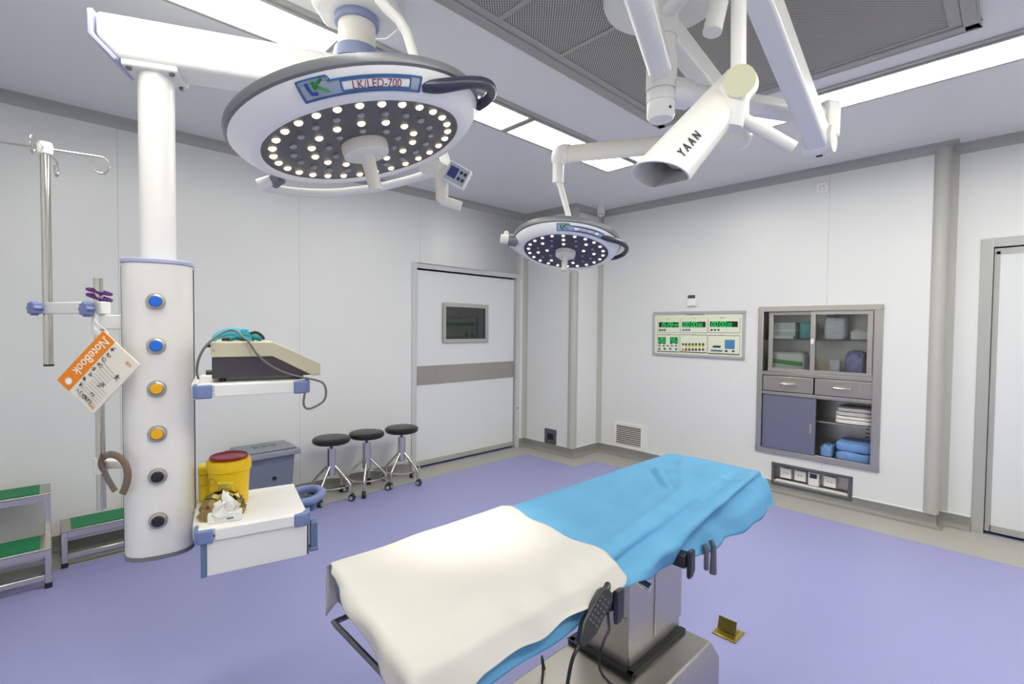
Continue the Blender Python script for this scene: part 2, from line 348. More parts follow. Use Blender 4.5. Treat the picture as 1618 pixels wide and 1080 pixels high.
# second door in the recess
d2 = sroot('door_2', (RX, -.3, 0))
ob('door_leaf', M().box(RX+.016, RX+.06, RD0+.004, RD1-.004, .02, RDZ-.004), 'door', d2, bevel=.004)
ob('bottom_rail', M().box(RX+.012, RX+.022, RD0+.01, RD1-.03, .024, .07), 'alu', d2)
ob('edge_strip', M().box(RX+.012, RX+.022, RD1-.035, RD1-.006, .024, RDZ-.03).box(RX+.012, RX+.022, RD0, RD1-.014, RDZ-.05, RDZ-.016), 'alu', d2)
ob('gap_shade', M().box(RX+.065, RX+.085, RD0, RD1, 0, RDZ), 'dark', d2)  # dark sheet again, gap shade put into its colour
ob('door_frame', M().box(RX-.012, RX+.06, RD1, RD1+.065, 0, RDZ+.065).box(RX-.012, RX+.06, RD0-.065, RD0, 0, RDZ+.065).box(RX-.012, RX+.06, RD0, RD1, RDZ, RDZ+.065), 'alu', d2, bevel=.003)

# ------------------------------------------------------------------ ceiling lights and air diffuser
def ceil_light(x0, x1, y0, y1, label):
    t = thing('ceiling_light', ((x0+x1)/2, (y0+y1)/2, H), label, 'ceiling light', 'ceiling light panels around the air diffuser')
    b = M(); q = .022
    for a in ((x0-q, x1+q, y0-q, y0), (x0-q, x1+q, y1, y1+q), (x0-q, x0, y0, y1), (x1, x1+q, y0, y1)): b.box(a[0], a[1], a[2], a[3], H-.012, H)
    ob('frame', b, 'alu', t); ob('diffuser', M().box(x0, x1, y0, y1, H-.008, H-.001), 'panel', t)
for x0, x1, lb in ((-.18, 1.017, 'white ceiling light panel passing behind the mount of the white pendant column'), (1.085, 2.278, 'white ceiling light panel just right of the big surgical lamp head'), (2.335, 3.525, 'white ceiling light panel behind the arm of the small surgical lamp')):
    ceil_light(x0, x1, 2.24, 2.505, lb)
for y0, y1, lb in ((.985, 2.18, 'white ceiling light panel behind the camera and its arms'), (-.28, .925, 'long white ceiling light panel running from the lower camera arm joint to the frame edge')):
    ceil_light(3.25, 3.508, y0, y1, lb)
ceil_light(-.02, .24, -.28, .90, 'white ceiling light panel of the unseen row added on the camera side of the diffuser')  # out of view, closes the assumed ring; added to brighten the left part
ceil_light(-.02, .24, .96, 2.14, 'white ceiling light panel of the unseen row added on the camera side of the diffuser')  # second panel of the added unseen row
ceil_light(3.25, 3.508, -1.5, -.34, 'unseen white ceiling light panel added near the recess door')  # out of view beyond the ring, added for more light from behind
for i in range(3): ceil_light(-.18+1.24*i, 1.017+1.24*i, -.65, -.385, 'white ceiling light panel of the row on the near side of the diffuser')
b = M()
b.box(-1.2, 3.19, 2.175, 2.205, H-.008, H); b.box(3.19, 3.22, -1.5, 2.205, H-.008, H); struct('trim_5', b, 'alu')
LX0, LX1, LY0, LY1 = .55, 2.985, .155, 1.705
df = thing('air_diffuser', (1.77, .93, H), 'large perforated grey air diffuser in the ceiling above the operating table', 'ceiling vent')
b = M()
for a in ((LX0, LX1, LY0, LY0+.055), (LX0, LX1, LY1-.055, LY1), (LX0, LX0+.055, LY0, LY1), (LX1-.055, LX1, LY0, LY1)): b.box(a[0], a[1], a[2], a[3], H-.03, H)
ob('frame', b, 'meshf', df, bevel=.006)
b = M()
for a in ((LX0+.055, LX1-.055, LY0+.055, LY0+.1), (LX0+.055, LX1-.055, LY1-.1, LY1-.055), (LX0+.055, LX0+.08, LY0+.1, LY1-.1), (LX1-.08, LX1-.055, LY0+.1, LY1-.1)): b.box(a[0], a[1], a[2], a[3], H-.022, H)
ob('inner_frame', b, 'meshf', df, bevel=.003)
for x0, x1 in ((LX0+.08, 1.032), (1.05, 1.442), (1.462, 1.85), (1.87, LX1-.08)):
    ob('mesh_panel', M().box(x0, x1, LY0+.1, LY1-.1, H-.018, H-.012), 'mesh', df)
for x in (1.041, 1.452, 1.86): ob('crossbar', M().box(x-.012, x+.012, LY0+.1, LY1-.1, H-.022, H), 'meshf', df)

# ------------------------------------------------------------------ right wall: cabinet, panel, outlets
def RW(y, z, out=0.): return frame((WX-out, y, z), (0, -1, 0), (0, 0, 1), (-1, 0, 0))   # x to the right, y up, z into the room
# panel 0.955 x 0.465
cp = thing('control_panel', (WX, 2.26, 1.4), 'cream wall control panel with glowing green digit displays', 'control panel')
w, h = .955, .462; T = RW(2.738, 1.174)
b = M(T)
for a in ((0, w, 0, .022), (0, w, h-.022, h), (0, .022, .022, h-.022), (w-.022, w, .022, h-.022)): b.box(a[0], a[1], a[2], a[3], 0, .018)
ob('frame', b, 'pframe', cp, bevel=.004); ob('face', M(T).box(.02, w-.02, .02, h-.02, 0, .008), 'cpanel', cp)
def u2(px, py): return ((px-100)/1120*w, h-(py-325-(px-100)*.0)/ (530+(px-100)*.05)*h)   # zoomed sketch units of the panel face
DP = [((178, 440), (450, 518), '15:28', '49'), ((487, 775), (450, 520), '00:00', '00'), ((828, 1140), (450, 522), '00:00', '00')]
for (xa, xb), (ya, yb), s, s2 in DP:
    x0, y1 = u2(xa, ya); x1, y0 = u2(xb, yb)
    d = ob('display', M(T).box(x0, x1, y0, y1, .006, .0095), 'disp', cp)
    hh = (y1-y0)*.8; g = M(T); T2 = Matrix.Translation((0, 0, .0095))
    xe = digits(g, s, x0+.014, y0+(y1-y0)*.1, hh, T2, .80, .56); digits(g, s2, xe+.002, y0+(y1-y0)*.1, hh*.72, T2, .82, .56)
    ob('digits', g, 'seg', d)
for (xa, xb), (ya, yb), s in (((172, 275), (635, 712), '20.0'), ((333, 435), (635, 712), '55.0')):
    x0, y1 = u2(xa, ya); x1, y0 = u2(xb, yb)
    d = ob('display', M(T).box(x0, x1, y0, y1, .006, .0095), 'disp', cp); g = M(T)
    digits(g, s, x0+.008, y0+(y1-y0)*.15, (y1-y0)*.7, Matrix.Translation((0, 0, .0095)), .62); ob('digits', g, 'seg', d)
def marks(name, mt, lst, hgt=.0105):
    b = M(T)
    for xa, ya, xb, yb in lst:
        x0, y1 = u2(xa, ya); x1, y0 = u2(xb, yb); b.box(x0, x1, y0, y1, .006, hgt)
    return ob(name, b, mt, cp)
outl = []
for xa, ya, xb, yb in ((160, 415, 460, 580), (470, 415, 800, 585), (808, 415, 1165, 590), (155, 605, 452, 815), (462, 610, 797, 825), (806, 620, 1165, 845)):
    outl += [(xa, ya, xb, ya+3), (xa, yb-3, xb, yb), (xa, ya, xa+3, yb), (xb-3, ya, xb, yb)]
marks('print_lines', 'darkgrey', outl, .0084)
for k, (xs, y) in enumerate((((180, 214, 248), 535), ((493, 530, 566), 538), ((835, 875, 915), 542))):
    for j, x in enumerate(xs): marks('button', 'red' if j == 0 and k != 1 else 'lblb', [(x, y, x+24, y+24)])
for x in (180, 240, 335, 400): marks('button', 'lblb', [(x, 708, x+30, 722)])
for x in (178, 235, 290, 345, 400): marks('button', 'darkgrey', [(x, 735, x+26, 750)])
for x in (178, 250, 325): marks('button', 'darkgrey', [(x, 768, x+24, 792)])
marks('button', 'bluesky', [(402, 770, 428, 800)])
for j, x in enumerate((488, 528, 570, 612, 652, 695, 738)):
    marks('switch', 'darkgrey', [(x, 712, x+26, 740)]); marks('button', 'orange' if j == 0 else 'darkgrey', [(x, 775, x+26, 805)])
for x in (528, 570, 612, 652, 695, 738): marks('lamp_tag', 'label_y', [(x-2, 740, x+28, 762)], .009)
marks('slot', 'blk', [(865, 742, 955, 768)]); marks('button_row', 'slate', [(842, 790, 975, 818)])
marks('keypad', 'bluesky', [(1003, 672, 1112, 785)]); marks('button', 'darkgrey', [(1003, 795, 1035, 820)]); marks('button', 'darkgrey', [(1083, 798, 1110, 822)])
g = M(T); x, y = u2(640, 365); text(g, '手术室集中控制系统', .022, Matrix.Translation((x, y, .0085)), extr=.005); ob('lettering', g, 'ink', cp)
for s, px, py, sz in (('时钟', 302, 415, .012), ('手术计时', 635, 412, .012), ('麻醉计时', 970, 410, .012), ('温湿度', 300, 606, .011), ('照明 开关', 640, 610, .011), ('电话', 965, 618, .011)):
    x, y = u2(px, py); g = M(T); text(g, s, sz, Matrix.Translation((x, y, .0085)), extr=.005); ob('caption', g, 'ink', cp)
# thermostat
T = RW(2.358, 1.688); t = thing('thermostat', (WX, 2.31, 1.69), 'small white thermostat above the green digit control panel', 'thermostat')
ob('body', M(T).box(0, .098, 0, .118, 0, .02), 'whitep', t, bevel=.004); ob('screen', M(T).box(.01, .088, .08, .112, .015, .022), 'darkgrey', t); ob('cover_flap', M(T).box(.012, .086, .012, .074, .015, .023), 'white', t, bevel=.002)
# high socket
def plate(y, z, wd, label, cat='wall socket', kind='socket', group=None):
    T = RW(y, z); t = thing('wall_socket', (WX, y, z), label, cat, group)
    ob('plate', M(T).box(0, wd, 0, wd, 0, .01), 'whitep', t, bevel=.003)
    b = M(T)
    for xx in (.36, .6): b.box(wd*xx, wd*(xx+.05), wd*.55, wd*.72, .008, .0108)
    b.box(wd*.3, wd*.34, wd*.25, wd*.4, .008, .0108).box(wd*.66, wd*.7, wd*.25, wd*.4, .008, .0108)
    ob('slots', b, 'darkgrey', t); return t
plate(1.229, 2.612, .088, 'white wall socket high on the right wall near the ceiling')
# return air grille
T = RW(3.222, .104); t = thing('air_grille', (WX, 3.0, .25), 'white return air grille with dark horizontal louvres low on the wall', 'vent')
gw, gh = .43, .29; b = M(T)
for a in ((0, gw, 0, .035), (0, gw, gh-.035, gh), (0, .035, .035, gh-.035), (gw-.075, gw, .035, gh-.035)): b.box(a[0], a[1], a[2], a[3], 0, .014)
ob('frame', b, 'whitep', t, bevel=.003); ob('backing', M(T).box(.034, gw-.07, .034, gh-.034, 0, .002), 'vent', t)
for i in range(10):
    z = .045+i*.0222; ob('slat', M(T).box(.035, gw-.075, -.002, .004, -.006, .007, Matrix.Translation((0, z, .005)) @ Matrix.Rotation(R(35), 4, 'X')), 'slat', t)
# small vent on the chase
T = frame((CX, 3.86, .10), (0, -1, 0), (0, 0, 1), (-1, 0, 0)); t = thing('pressure_vent', (CX, 3.77, .1), 'small square grey vent with a black opening on the corner pier', 'vent')
b = M(T); w = .175
for a in ((0, w, 0, .045), (0, w, w-.05, w), (0, .04, .045, w-.05), (w-.04, w, .045, w-.05)): b.box(a[0], a[1], a[2], a[3], 0, .012)
ob('frame', b, 'dsteel', t, bevel=.003); ob('opening', M(T).box(.04, w-.04, .045, w-.05, 0, .003), 'blk', t)
# ceiling camera by the corner
t = thing('detector', (4.49, 3.27, H), 'small white detector with two dark dots on the ceiling near the corner', 'detector')
ob('housing', M().lathe([(0, 0), (.042, 0), (.042, -.085), (.036, -.105), (.02, -.118), (0, -.12)], Matrix.Translation((4.49, 3.27, H)), 24), 'whitep', t)
b = M()
for k in (-1, 1):
    dv = Vector((-4.49, -3.27, -.9)).normalized(); sd = Vector((.722, -.692, 0))
    b.sphere(Vector((4.49, 3.27, H-.094))+dv*.041+sd*.013*k, .007, 10)
ob('eyes', b, 'blk', t)
# cabinet, recessed
T = RW(1.667, .337); cw, chh, dep = .926, 1.329, .36
cab = thing('instrument_cabinet', (WX, 1.2, .337), 'recessed stainless steel cabinet with glass doors on top and blue grey doors below', 'cabinet')
b = M(T); fr = .04
for a in ((0, cw, 0, .045), (0, cw, chh-.04, chh), (0, .045, .045, chh-.04), (cw-.06, cw, .045, chh-.04)): b.box(a[0], a[1], a[2], a[3], -.02, .014)
ob('frame', b, 'steel', cab, bevel=.004)
b = M(T); b.box(.02, cw-.02, .02, chh-.02, -dep, -dep+.01).box(.02, .03, .02, chh-.02, -dep, -.02).box(cw-.03, cw-.02, .02, chh-.02, -dep, -.02).box(.02, cw-.02, .02, .03, -dep, -.02).box(.02, cw-.02, chh-.03, chh-.02, -dep, -.02)
ob('carcass', b, 'steel', cab)
Z1, Z2 = .565, .71   # drawers between
ob('divider', M(T).box(.03, cw-.03, Z1-.03, Z1, -dep, .004).box(.03, cw-.03, Z2, Z2+.035, -dep, .0), 'steelh', cab, bevel=.003)
for k in range(2):
    x0 = .05+k*.415; x1 = x0+.405
    d = ob('drawer', M(T).box(x0, x1, Z1+.006, Z2-.004, -.26, .006), 'steelh', cab, bevel=.004)
    ob('handle', M(T).tube([(x0+.14, Z1+.075, .006), (x0+.142, Z1+.075, .034), (x0+.262, Z1+.075, .034), (x0+.265, Z1+.075, .006)], .010, 10, smooth=1), 'chrome', d)
# glass doors: left one behind, right one in front
for k, (x0, x1, zz) in enumerate(((.075, .455, -.045), (.42, .86, -.012))):
    b = M(T); s = .028; z0, z1 = Z2+.037, chh-.045
    for a in ((x0, x1, z0, z0+s), (x0, x1, z1-s, z1), (x0, x0+s+.01, z0+s, z1-s), (x1-s-.01, x1, z0+s, z1-s)): b.box(a[0], a[1], a[2], a[3], zz-.008, zz+.008)
    g = ob('glass_door', b, 'steel', cab, bevel=.002)
    ob('pane', M(T).box(x0+s, x1-s, z0+s, z1-s, zz-.002, zz+.002), 'glass', g)
    hx = x1-.02 if k == 0 else x0+.02
    ob('handle', M(T).box(hx-.012, hx+.012, 1.0, 1.045, zz+.008, zz+.03), 'white', g, bevel=.005)
ob('shelf', M(T).box(.032, cw-.032, 1.03, 1.038, -dep+.01, -.065), 'glass', cab, label='glass shelf')
ob('shelf', M(T).box(.44, cw-.032, .325, .337, -dep+.01, -.07), 'steelh', cab, label='steel shelf')
d = ob('sliding_door', M(T).box(.05, .475, .048, Z1-.034, -.03, -.004), 'cabdoor', cab, bevel=.003, label='blue grey steel door')
ob('handle', M(T).box(.43, .45, .23, .31, -.006, .002), 'steel', d, bevel=.004)
b = M(T)
for q in range(9): b.box(.80+.0, .83, .8+q*.035, .812+q*.035, -dep+.009, -dep+.012)
for q in range(3): b.box(.77, .80, .2+q*.035, .208+q*.035, -dep+.009, -dep+.012)
ob('shelf_slots', b, 'blk', cab)
# contents
def soft(T, x0, x1, y0, y1, z0, z1, seed, amp=.012, n=7, mb=None):
    rg = random.Random(seed); vs = []; ph = [rg.uniform(0, 6.28) for _ in range(8)]
    m2 = mb or M(T); cx, cy, cz = (x0+x1)/2, (y0+y1)/2, (z0+z1)/2
    def fn(u, v):
        a = u*2*math.pi; p = (v-.5)*math.pi; e = .32
        sg = lambda q: math.copysign(abs(q)**e, q)
        X, Y, Z = sg(math.cos(p))*sg(math.cos(a)), sg(math.sin(p)), sg(math.cos(p))*sg(math.sin(a))
        w = amp*(math.sin(5*X+ph[0])+math.sin(6*Z+ph[1])+math.sin(9*Y+4*X+ph[2])*.6+rg.uniform(-.4, .4)*.5)
        return (cx+X*((x1-x0)/2-amp), max(y0, cy+Y*((y1-y0)/2)+(w if Y > 0 else 0)), cz+Z*((z1-z0)/2-amp))
    m2.grid(fn, 26, 14); return m2
def stock(name, mb, mt, label, cat, group=None, **k): return tag(ob(name, mb, mt, **k), label, cat, group)
y0 = 1.0385
t = thing('carton', (WX, 1.5, .337+y0), 'grey white carton on the upper left glass shelf of the cabinet', 'carton'); ob('body', M(T).box(.09, .27, y0, y0+.15, -.28, -.12), 'boxg', t, bevel=.003); ob('tape', M(T).box(.089, .271, y0+.07, y0+.085, -.281, -.119), 'pkg', t)
stock('flat_pack', M(T).box(.08, .27, y0, y0+.03, -.118, -.07), 'pkg', 'thin white pack lying in front of the carton on the upper glass shelf', 'pack', bevel=.006)
stock('wrapped_pack', soft(T, .29, .43, y0, y0+.15, -.27, -.09, 3), 'pkgt', 'crumpled teal wrapped pack beside the carton on the upper glass shelf', 'pack')
stock('wrapped_pack', soft(T, .48, .66, y0, y0+.21, -.27, -.09, 4), 'pkgc', 'tall clear bag of supplies on the upper right glass shelf', 'bag')
stock('wrapped_pack', soft(T, .67, .84, y0, y0+.075, -.25, -.09, 5), 'pkg', 'low white bag on the right end of the upper glass shelf', 'bag')
y0 = Z2+.0355
t = thing('supply_bag', (WX, 1.5, .337+y0), 'white supply pack with a bright green stripe in the cabinet', 'pack')
ob('bag', soft(T, .08, .36, y0, y0+.17, -.27, -.09, 6, .006), 'pkg', t)
ob('stripe', M(T).grid(lambda u, v: (.092+u*.25, y0+.075-u*.02+v*.035, -.0905+.006*math.sin(u*3)), 10, 2), 'pkgg', t, solid=.003)
stock('wrapped_pack', soft(T, .53, .63, y0, y0+.12, -.2, -.09, 18, .010), 'pkgc', 'small clear bag left of the violet bag behind the lower right glass pane', 'bag')
stock('wrapped_pack', soft(T, .64, .80, y0, y0+.2, -.27, -.09, 8, .014), 'pkgv', 'violet and clear bag of supplies behind the lower right glass pane', 'bag')
for i, (a, c) in enumerate(((.337, .373), (.373, .404), (.404, .44), (.44, .475))):
    stock('folded_cloth', soft(T, .59-.0+.012*(i == 3), .865, a, c, -.31, -.085, 20+i, .003), 'linen', ['bottom', 'second lowest', 'second highest', 'top'][i]+' white folded cloth of the stack on the steel shelf', 'folded cloth', 'white cloths folded on the cabinet shelf')
for i, (a, c) in enumerate(((.031, .105), (.105, .185))):
    stock('folded_gown', soft(T, .60, .87, a, c, -.31, -.065, 30+i, .006), 'linenb', ['lower', 'upper'][i]+' blue folded gown of the pair at the cabinet bottom', 'folded gown', 'blue gowns in the cabinet bottom')
stock('folded_gown', soft(T, .478, .595, .031, .12, -.27, -.07, 35, .012), 'linenb', 'loose crumpled blue gown beside the two folded ones in the cabinet', 'gown')
# low outlet box, recessed
T = RW(1.524, .06); t = thing('outlet_box', (WX, 1.2, .06), 'recessed steel outlet box low on the wall under the cabinet', 'outlet box'); ow, oh = .612, .204
b = M(T)
for a in ((0, ow, 0, .022), (0, ow, oh-.02, oh), (0, .022, .022, oh-.02), (ow-.03, ow, .022, oh-.02)): b.box(a[0], a[1], a[2], a[3], -.01, .01)
ob('frame', b, 'dsteel', t, bevel=.003); ob('back_plate', M(T).box(.014, ow-.014, .015, oh-.014, -.095, -.088), 'steelh', t)
b = M(T); b.box(.014, ow-.02, .015, .02, -.09, -.0).box(.014, .018, .02, oh-.014, -.09, 0).box(ow-.03, ow-.02, .02, oh-.014, -.09, 0).box(.014, ow-.02, oh-.02, oh-.014, -.09, 0)
ob('lining', b, 'steelh', t); ob('tray', M(T).box(.03, ow-.035, .021, .05, -.04, -.006), 'white', t, label='white ledge strip')
for x in (.06, .175, .40):
    p = ob('socket_plate', M(T).box(x, x+.088, .07, .158, -.088, -.03), 'whitep', t, bevel=.003)
    b = M(T)
    for dx in (.03, .055): b.box(x+dx, x+dx+.004, .11, .126, -.031, -.0292)
    ob('slots', b, 'darkgrey', p)
p = ob('controller', M(T).box(.285, .365, .055, .168, -.088, -.02), 'whitep', t, bevel=.005); ob('screen', M(T).box(.298, .352, .12, .158, -.021, -.0185), 'navy', p)
ob('earth_knob', M(T).lathe([(0, 0), (.012, 0), (.012, .016), (0, .02)], frame(T @ Vector((.545, .075, -.088)), (0, -1, 0), (0, 0, 1), (-1, 0, 0)), 14), 'blk', t)
ob('earth_knob', M(T).lathe([(0, 0), (.009, 0), (.009, .012), (0, .014)], frame(T @ Vector((.53, .14, -.088)), (0, -1, 0), (0, 0, 1), (-1, 0, 0)), 14), 'red', t, label='red terminal')

# ------------------------------------------------------------------ lamp heads
HUB = Vector((1.752, .998, 0))
def lamp_frame(P, n):
    w = -Vector(n).normalized(); e1 = (Vector((1, 0, 0))-w*w.x).normalized(); return frame(P, e1, w.cross(e1), w)
def pol(r, a, z): return Vector((r*math.cos(R(a)), r*math.sin(R(a)), z))
SH = [(.268, .002), (.274, -.006), (.288, -.006), (.300, .002), (.318, .018), (.330, .033), (.3345, .042)]
def shell(t):
    q = t*(len(SH)-3)+2; k = min(int(q), len(SH)-2); a, b = SH[k], SH[k+1]; q -= k
    return a[0]+(b[0]-a[0])*q, a[1]+(b[1]-a[1])*q
def cone(s, a, t, lift=.0015):
    r, z = shell(t); return pol((r+lift*.75)*s, a, (z-lift*.6)*s)
def lamp_head(t, T, s, face, rings, lab, txt, hnd, txtmt, grey_h=.0):
    ob('housing', M(T).lathe([(r*s, z*s) for r, z in SH], None, 72), 'lampw', t)
    ob('rim', M(T).lathe([(r*s, z*s) for r, z in ((.3345, .042), (.341, .046), (.343, .056), (.341, .066+grey_h), (.330, .072+grey_h))], None, 72), 'greyring', t, label='grey rubber rim')
    ob('back_cover', M(T).lathe([(r*s, z*s) for r, z in ((.330, .072+grey_h), (.29, .095), (.18, .12), (.09, .135), (0, .138))], None, 48), 'white', t)
    ob('face', M(T).lathe([(0, .003*s), (.268*s, .003*s)], None, 72), face, t)
    hb = ob('hub', M(T).lathe([(r*s, z*s) for r, z in ((0, -.03), (.056, -.03), (.062, -.026), (.064, -.012), (.064, .003))], None, 40), 'cream', t)
    ob('sterile_handle', M(T).lathe([(r*s, z*s) for r, z in ((.0205, -.028), (.019, -.06), (.0185, -.11), (.0195, -.124), (.017, -.127), (.012, -.124), (0, -.122))], None, 28), 'cream', t)
    # LEDs
    src = {}
    for (r, n, off, mts) in rings:
        for i in range(n):
            a = off+360*i/n; mk = mts[i % len(mts)]
            c = T @ pol(r*s, a, .0)
            mb = M(frame(c, T.col[0][:3], T.col[1][:3], T.col[2][:3])); rr = .0102*s if mk != 'lens' else .0092*s
            mb.lathe([(0, -.004*s), (rr*.6, -.0035*s), (rr, .0), (rr, .003*s)], None, 14)
            ob('led', mb, mk, t)
    # name plate
    a0, a1 = lab
    def plate_mesh(pts_fn, lift0, lift1, nu=28, nv=5):
        b = M(T)
        for lf in (lift1,): b.grid(lambda u, v: pts_fn(u, v, lf), nu, nv)
        return b
    da = a1-a0
    def band(u, v, l):   # main strip, with the taller logo end
        a = a0+da*u; return cone(s, a, .28+.37*v, l)
    g = plate_mesh(band, 0, .003); g.grid(lambda u, v: cone(s, a0+da*.235*u, .65+.17*v*(1-.0*u), .003), 8, 3)
    pl = ob('name_plate', g, 'lblg', t, solid=.001, label='blue edged grey name plate')
    b = M(T)
    def line(pts):
        b.tube([cone(s, a0+da*u, v, .0042) for u, v in pts], .0013*s+.0004, 6)
    k = 14
    line([(i/k, .28) for i in range(k+1)]); line([(1-.235+.235*0 if False else .235+(.765)*i/k, .65) for i in range(k+1)]); line([(0, .28), (0, .5), (0, .82)]); line([(.235*i/5, .82) for i in range(6)]); line([(.235, .82), (.26, .65)]); line([(1, .28), (1, .45), (1, .65)])
    line([(.33+.57*i/k, .345) for i in range(k+1)]); line([(.33+.57*i/k, .585) for i in range(k+1)]); line([(.33, .345), (.33, .585)]); line([(.90, .345), (.90, .585)])
    ob('plate_outline', b, 'lblb', pl)
    ob('text_field', plate_mesh(lambda u, v, l: cone(s, a0+da*(.33+.57*u), .345+.24*v, l), 0, .0038), 'whiteink', pl, solid=.0004)
    g = M(T); arc = .3*s*R(da)
    def bend(v): return cone(s, a0+da*(.615+v.x/arc), .437+v.y/(.055*s), .0048+v.z)
    text(g, txt, .0155*s, None, bend, extr=.004, sx=1.36); ob('lettering', g, txtmt, pl)
    def stroke(pts, mt, nm):
        b = M(T); b.tube([cone(s, a0+da*u, v, .0048) for u, v in pts], .0042*s, 8, flat=.0018*s); ob(nm, b, mt, pl)
    stroke([(.07, .7), (.075, .55), (.085, .42), (.13, .4)], 'bluel', 'logo_letter')
    stroke([(.12, .7), (.125, .6), (.13, .5)], 'greenk', 'logo_letter'); stroke([(.20, .74), (.17, .66), (.13, .58), (.17, .5), (.225, .40)], 'greenk', 'logo_letter')
    # black loop handle
    ha, hm, hb_ = hnd
    pts = [pol(.305*s, ha, .014*s), pol(.33*s, ha+(hm-ha)*.25, .012*s), pol(.36*s, ha+(hm-ha)*.6, .025*s), pol(.385*s, hm, .04*s), pol(.385*s, hm+(hb_-hm)*.5, .045*s), pol(.365*s, hm+(hb_-hm)*.8, .045*s), pol(.338*s, hb_, .045*s)]
    ob('grip', M(T).tube(pts, [.010*s, .017*s, .0155*s, .0145*s, .0145*s, .015*s, .015*s], 14, smooth=2), 'navy', t, label='dark loop grip')
# big lamp
PB, NB = Vector((.656, 1.292, 1.959)), Vector((.202, -.14, -.969)); TB = lamp_frame(PB, NB)
big = thing('surgical_light', (HUB.x, HUB.y, 2.5), 'large white surgical lamp head with lit warm LEDs, nearest to the pendant column', 'surgical lamp', 'surgical lamps on jointed ceiling arms')
lamp_head(big, TB, 1., 'led_face', [(.240, 29, 4, ['led']), (.190, 20, 6, ['lens']), (.142, 14, 8, ['led']), (.096, 9, 0, ['lens'])], (218, 267), 'LK/LED-700', (269, 300, 321), 'redink')
# yoke and drop arm
yk = [TB @ pol(.375+.03*min(1, (118-a)/40), a, .0) for a in range(118, 21, -4)]
ob('yoke', M().tube(yk, .0145, 14), 'white', big)
ob('pivot', M().cyl(TB @ pol(.375, 120, .0), TB @ pol(.34, 117, .006), .018, 20), 'white', big); ob('pivot_collar', M().cyl(TB @ pol(.345, 116, .004), TB @ pol(.315, 115, .012), .021, 20), 'greyring', big)
J = TB @ pol(.405, 20, 0); drop = [(.762, 1.507, 2.653), (.80, 1.505, 2.57), (.82, 1.504, 2.53), (.899, 1.48, 2.478), (.943, 1.489, 2.392), (1.047, 1.437, 2.02)]
ob('drop_tube', M().tube(drop, .0175, 14, smooth=1), 'white', big)

# small control box and lower handle hanging at the joint: camera-right axis is world (.72,-.69)
cr = Vector((.722, -.692, 0)); up = Vector((0, 0, 1)); bk = Vector((-.692, -.722, 0))
Jp = Vector((1.018, 1.428, 1.968))
ob('joint', M().box(-.075, .0, -.028, .026, -.024, .024, frame(Jp+up*.035, cr*.95-up*.3, up*.95+cr*.3, bk)), 'whitep', big, bevel=.012, seg=3)
ob('control_stem', M().box(-.02, .022, -.075, .055, -.018, .018, frame(Jp, cr, up, bk)), 'cream', big, bevel=.01, seg=3)
ob('control_grip', M().tube([Jp+up*-.07, Jp+up*-.078+cr*.03, Jp+up*-.09+cr*.068], .017, 14), 'cream', big)
CT = frame(Jp+cr*.058+up*.008+bk*.03, (cr*.88+up*-.47), (up*.88+cr*.47), bk)
cb = ob('control_box', M(CT).box(-.042, .042, -.035, .035, -.014, .014), 'whitep', big, bevel=.004)
ob('keypad_face', M(CT).box(-.037, .037, -.03, .03, .013, .0155), 'lblg', cb); ob('screen', M(CT).box(-.031, .0, -.018, .02, .0152, .0165), 'screen', cb)
b = M(CT)
for x in (.007, .022):
    for y in (-.016, .006): b.box(x, x+.01, y, y+.011, .0152, .017)
ob('keys', b, 'blkp', cb)
el = Vector((1.0, .70, 2.45)); hz = Vector((HUB.x, HUB.y, 2.45))
ob('extension_arm', M().cyl(hz, el, .045, 24), 'white', big); ob('elbow', M().cyl(el-up*.08, el+up*.2, .05, 24), 'white', big)
ob('spring_arm', M().tube([el+up*.16, Vector((.86, 1.15, 2.63)), Vector(drop[0])], .036, 16), 'white', big); ob('drop_collar', M().cyl(Vector(drop[0])-up*.03, Vector(drop[0])+up*.045, .03, 18), 'white', big)
ob('hub_collar', M().cyl((HUB.x, HUB.y, 2.38), (HUB.x, HUB.y, 2.52), .058, 28), 'white', big)
# small lamp
PS, NS = Vector((1.848, 1.554, 1.824)), Vector((-.236, -.107, -.966)); TS = lamp_frame(PS, NS)
sm = thing('surgical_light', (HUB.x, HUB.y, 2.65), 'smaller white surgical lamp with a dark navy face, beyond the table by the wall corner', 'surgical lamp', 'surgical lamps on jointed ceiling arms')
lamp_head(sm, TS, .768, 'led_face2', [(.238, 22, 4, ['ledw']), (.180, 15, 0, ['lens', 'ledw']), (.118, 9, 14, ['lens', 'ledw'])], (211, 263), 'LK/LED-500', (262, 305, 338), 'redink', grey_h=.012)
E2 = Vector((2.375, .945, 2.355)); A2 = Vector((1.985, 1.727, 2.375))
ob('yoke', M().tube([TS @ pol(.30, a, .062) for a in range(140, 34, -7)], .012, 12), 'white', sm)
ob('pivot', M().cyl(TS @ pol(.325, 143, .02), TS @ pol(.285, 143, .02), .022, 20), 'white', sm); ob('pivot_collar', M().cyl(TS @ pol(.287, 143, .02), TS @ pol(.245, 143, .02), .028, 20), 'greyring', sm)
b = M(); b.tube([A2+up*.0, A2-up*.03, A2-up*.15], .030, 18); ob('drop_joint', b, 'white', sm)
ob('drop_tube', M().tube([A2-up*.14, A2-up*.165+cr*.012, (2.052, 1.701, 2.044), (2.075, 1.70, 1.84)], .0155, 12), 'white', sm)
ob('control_stem', M().tube([(2.075, 1.70, 1.86), (2.085, 1.70, 1.765), (2.105, 1.68, 1.762)], .014, 12), 'whitep', sm)
dirA = (A2-E2).normalized()
ob('horizontal_arm', M().tube([E2, E2+dirA*.12, A2-dirA*.05, A2], .044, 20), 'cream', sm)
